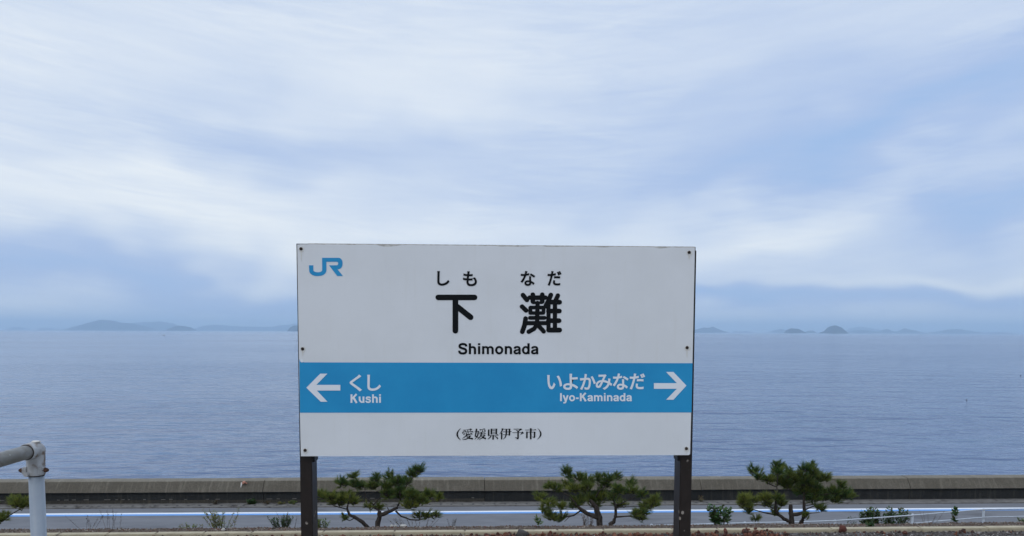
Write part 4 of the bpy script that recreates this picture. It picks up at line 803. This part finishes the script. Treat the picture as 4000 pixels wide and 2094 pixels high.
# ------------------------------------------------------------------ stones
def rock_mesh(name, seed, sub=1, flat_=.7):
    rs = random.Random(seed); bm = bmesh.new(); bmesh.ops.create_icosphere(bm, subdivisions=sub, radius=1)
    for v in bm.verts:
        v.co *= 1 + .45 * noise.noise(v.co * 1.3 + Vector((seed * 3.1, 0, 0))) + rs.uniform(-.12, .12); v.co.z *= flat_
    me = bpy.data.meshes.new(name); bm.to_mesh(me); bm.free(); return me
RED = [(.115, .042, .025), (.16, .062, .036), (.085, .032, .022), (.20, .085, .05), (.065, .038, .03)]
smesh = []
for k in range(10):
    me = rock_mesh('stone', k); c = RED[k % 5]
    at_ = me.color_attributes.new('tint', 'FLOAT_COLOR', 'POINT'); at_.data.foreach_set('color', [x for _ in me.vertices for x in (*(y * 1.0 for y in c), 1)])
    me.materials.append(MT['stone']); smesh.append(me)
heaps = [(1900, 2000, 26, .03), (1985, 2035, 8, .02), (2050, 2180, 30, .085), (2180, 2420, 26, .02), (2400, 2660, 46, .05), (2640, 2700, 14, .1), (2700, 3085, 90, .075), (2880, 3040, 34, .125), (3420, 3560, 10, .02), (3700, 3800, 6, .02), (0, 1150, 16, .0), (1240, 1900, 24, .0)]
for a, c, n, hh in heaps:
    for _ in range(n):
        px = random.uniform(a, c); y = random.uniform(9.20, 9.50) if hh > .04 else random.uniform(9.28, 9.52)
        x = at(px, 2080, y).x; r = random.uniform(.016, .036)
        z = BED_Z + random.uniform(0, hh * .62) * (1 - abs((px - a) / (c - a) * 2 - 1) ** 2 * .6) + r * .3
        o = bpy.data.objects.new('stone', random.choice(smesh)); COL.objects.link(o); o.parent = bed
        o.location = (x, y, z); o.scale = (r * random.uniform(.8, 1.3), r, r * random.uniform(.7, 1.1)); o.rotation_euler = [random.uniform(0, 6.28) for _ in range(3)]
mb = MB()                                        # loose small ballast and grit nobody could count
base_v = [(1, 0, 0), (-1, 0, 0), (0, 1, 0), (0, -1, 0), (0, 0, 1), (0, 0, -1)]; base_f = [(0, 2, 4), (2, 1, 4), (1, 3, 4), (3, 0, 4), (2, 0, 5), (1, 2, 5), (3, 1, 5), (0, 3, 5)]
for _ in range(9000):
    x = random.uniform(-7.5, 9); y = random.uniform(8.9, 9.52); f = min(1, max(0, (x - 2.2) / 1.5))
    redp = .75 * (1 - f) + .08
    r = random.uniform(.008, .020) * (1.5 if random.random() < redp * .6 else 1)
    cl = random.choice(RED) if random.random() < redp else random.choice([(.10, .085, .075), (.065, .055, .05), (.085, .07, .062), (.14, .12, .105), (.12, .10, .085), (.09, .075, .065), (.30, .27, .24)])
    q = Matrix.Rotation(random.uniform(0, 6.28), 3, 'Z') @ Matrix.Rotation(random.uniform(0, 6.28), 3, 'X')
    mb.add([Vector((x, y, BED_Z + r * .3)) + q @ (Vector(v) * r * random.uniform(.6, 1.2)) for v in base_v], base_f, 0, cl)
tag(mb.build('gravel', MT['stone']), 'fine rusty and grey gravel on the track bed', kind='stuff')
mb = MB()
for _ in range(5000):
    x = random.uniform(-8, 10); y = random.uniform(9.68, 10.8); r = random.uniform(.006, .015)
    cl = random.choice([(.12, .085, .06), (.08, .056, .042), (.16, .12, .09), (.14, .06, .04), (.10, .07, .05), (.30, .25, .20)])
    q = Matrix.Rotation(random.uniform(0, 6.28), 3, 'Z')
    mb.add([Vector((x, y, soil_z(x, y) + r * .3)) + q @ (Vector(v) * r * random.uniform(.6, 1.2)) for v in base_v], base_f, 0, cl)
tag(mb.build('grit', MT['stone']), 'fine stones scattered on the brown soil strip', kind='stuff')
def boulder(name, label, px, py, rx, rz, Y, mat, seed, z=None, cat='rock', group=None):
    p_ = at(px, py, Y); zg = BED_Z if Y < 9.55 else soil_z(p_.x, Y)
    if z is not None: zg = z
    me = rock_mesh(name, seed, 2, 1); me.materials.append(mat); o = bpy.data.objects.new(name, me); COL.objects.link(o)
    me.polygons.foreach_set('use_smooth', [True] * len(me.polygons))
    o.location = (p_.x, Y, zg + rz * .6); o.scale = (rx, rx * .7, rz); return tag(o, label, cat, group)
boulder('boulder', 'dark grey rounded boulder lying against the kerb left of the red ballast', 2040, 2083, .085, .055, 9.42, MT['rock'], 31)
boulder('boulder', 'rust red stone sitting alone on the kerb right of the ballast heap', 3292, 2066, .055, .05, 9.5, MT['stone'], 32, z=BED_Z + .02)
me = bpy.data.objects['boulder.001'].data; a_ = me.color_attributes.new('tint', 'FLOAT_COLOR', 'POINT'); a_.data.foreach_set('color', [x for _ in me.vertices for x in (.11, .038, .026, 1)])
for i, (px, py, rx, lb) in enumerate(((1530, 2060, .025, 'small white stone left of two flat pale stones'), (1545, 2061, .022, 'smallest white stone between the flat pale stones'), (1575, 2061, .05, 'flat pale stone under the low pine branch'), (872, 2071, .03, 'pale stone lying on the soil below the feathery weeds'))):
    boulder('pale_stone', lb, px, py, rx, .022, 10.45 if i < 3 else 9.85, MT['pale'], 40 + i, cat='stone', group='pale stones on the soil strip')
p0, p1 = at(1064, 2084, 9.6), at(1091, 2060, 9.75)
p0.z = -.925
mb = MB(); mb.tube([p0, p0.lerp(p1, .5) + Vector((.01, 0, .008)), p1], [.009, .008, .005], 6)
o = mb.build('dry_stick', MT['bark']); tag(o, 'dark dry stick leaning on the kerb left of the left post', 'stick')

# ------------------------------------------------------------------ sea haze
m = bpy.data.materials.new('sea haze'); m.use_nodes = True; n_ = m.node_tree; n_.nodes.clear()
vo = n_.nodes.new('ShaderNodeVolumePrincipled'); ou = n_.nodes.new('ShaderNodeOutputMaterial')
vo.inputs['Color'].default_value = (.66, .85, 1.0, 1); vo.inputs['Density'].default_value = 1.35e-4; vo.inputs['Anisotropy'].default_value = 0.0
n_.links.new(vo.outputs[0], ou.inputs['Volume'])
mb = MB(); mb.box((-21000, -400, -11), (21000, 21500, 235))
hz = mb.build('haze', m); tag(hz, kind='stuff')
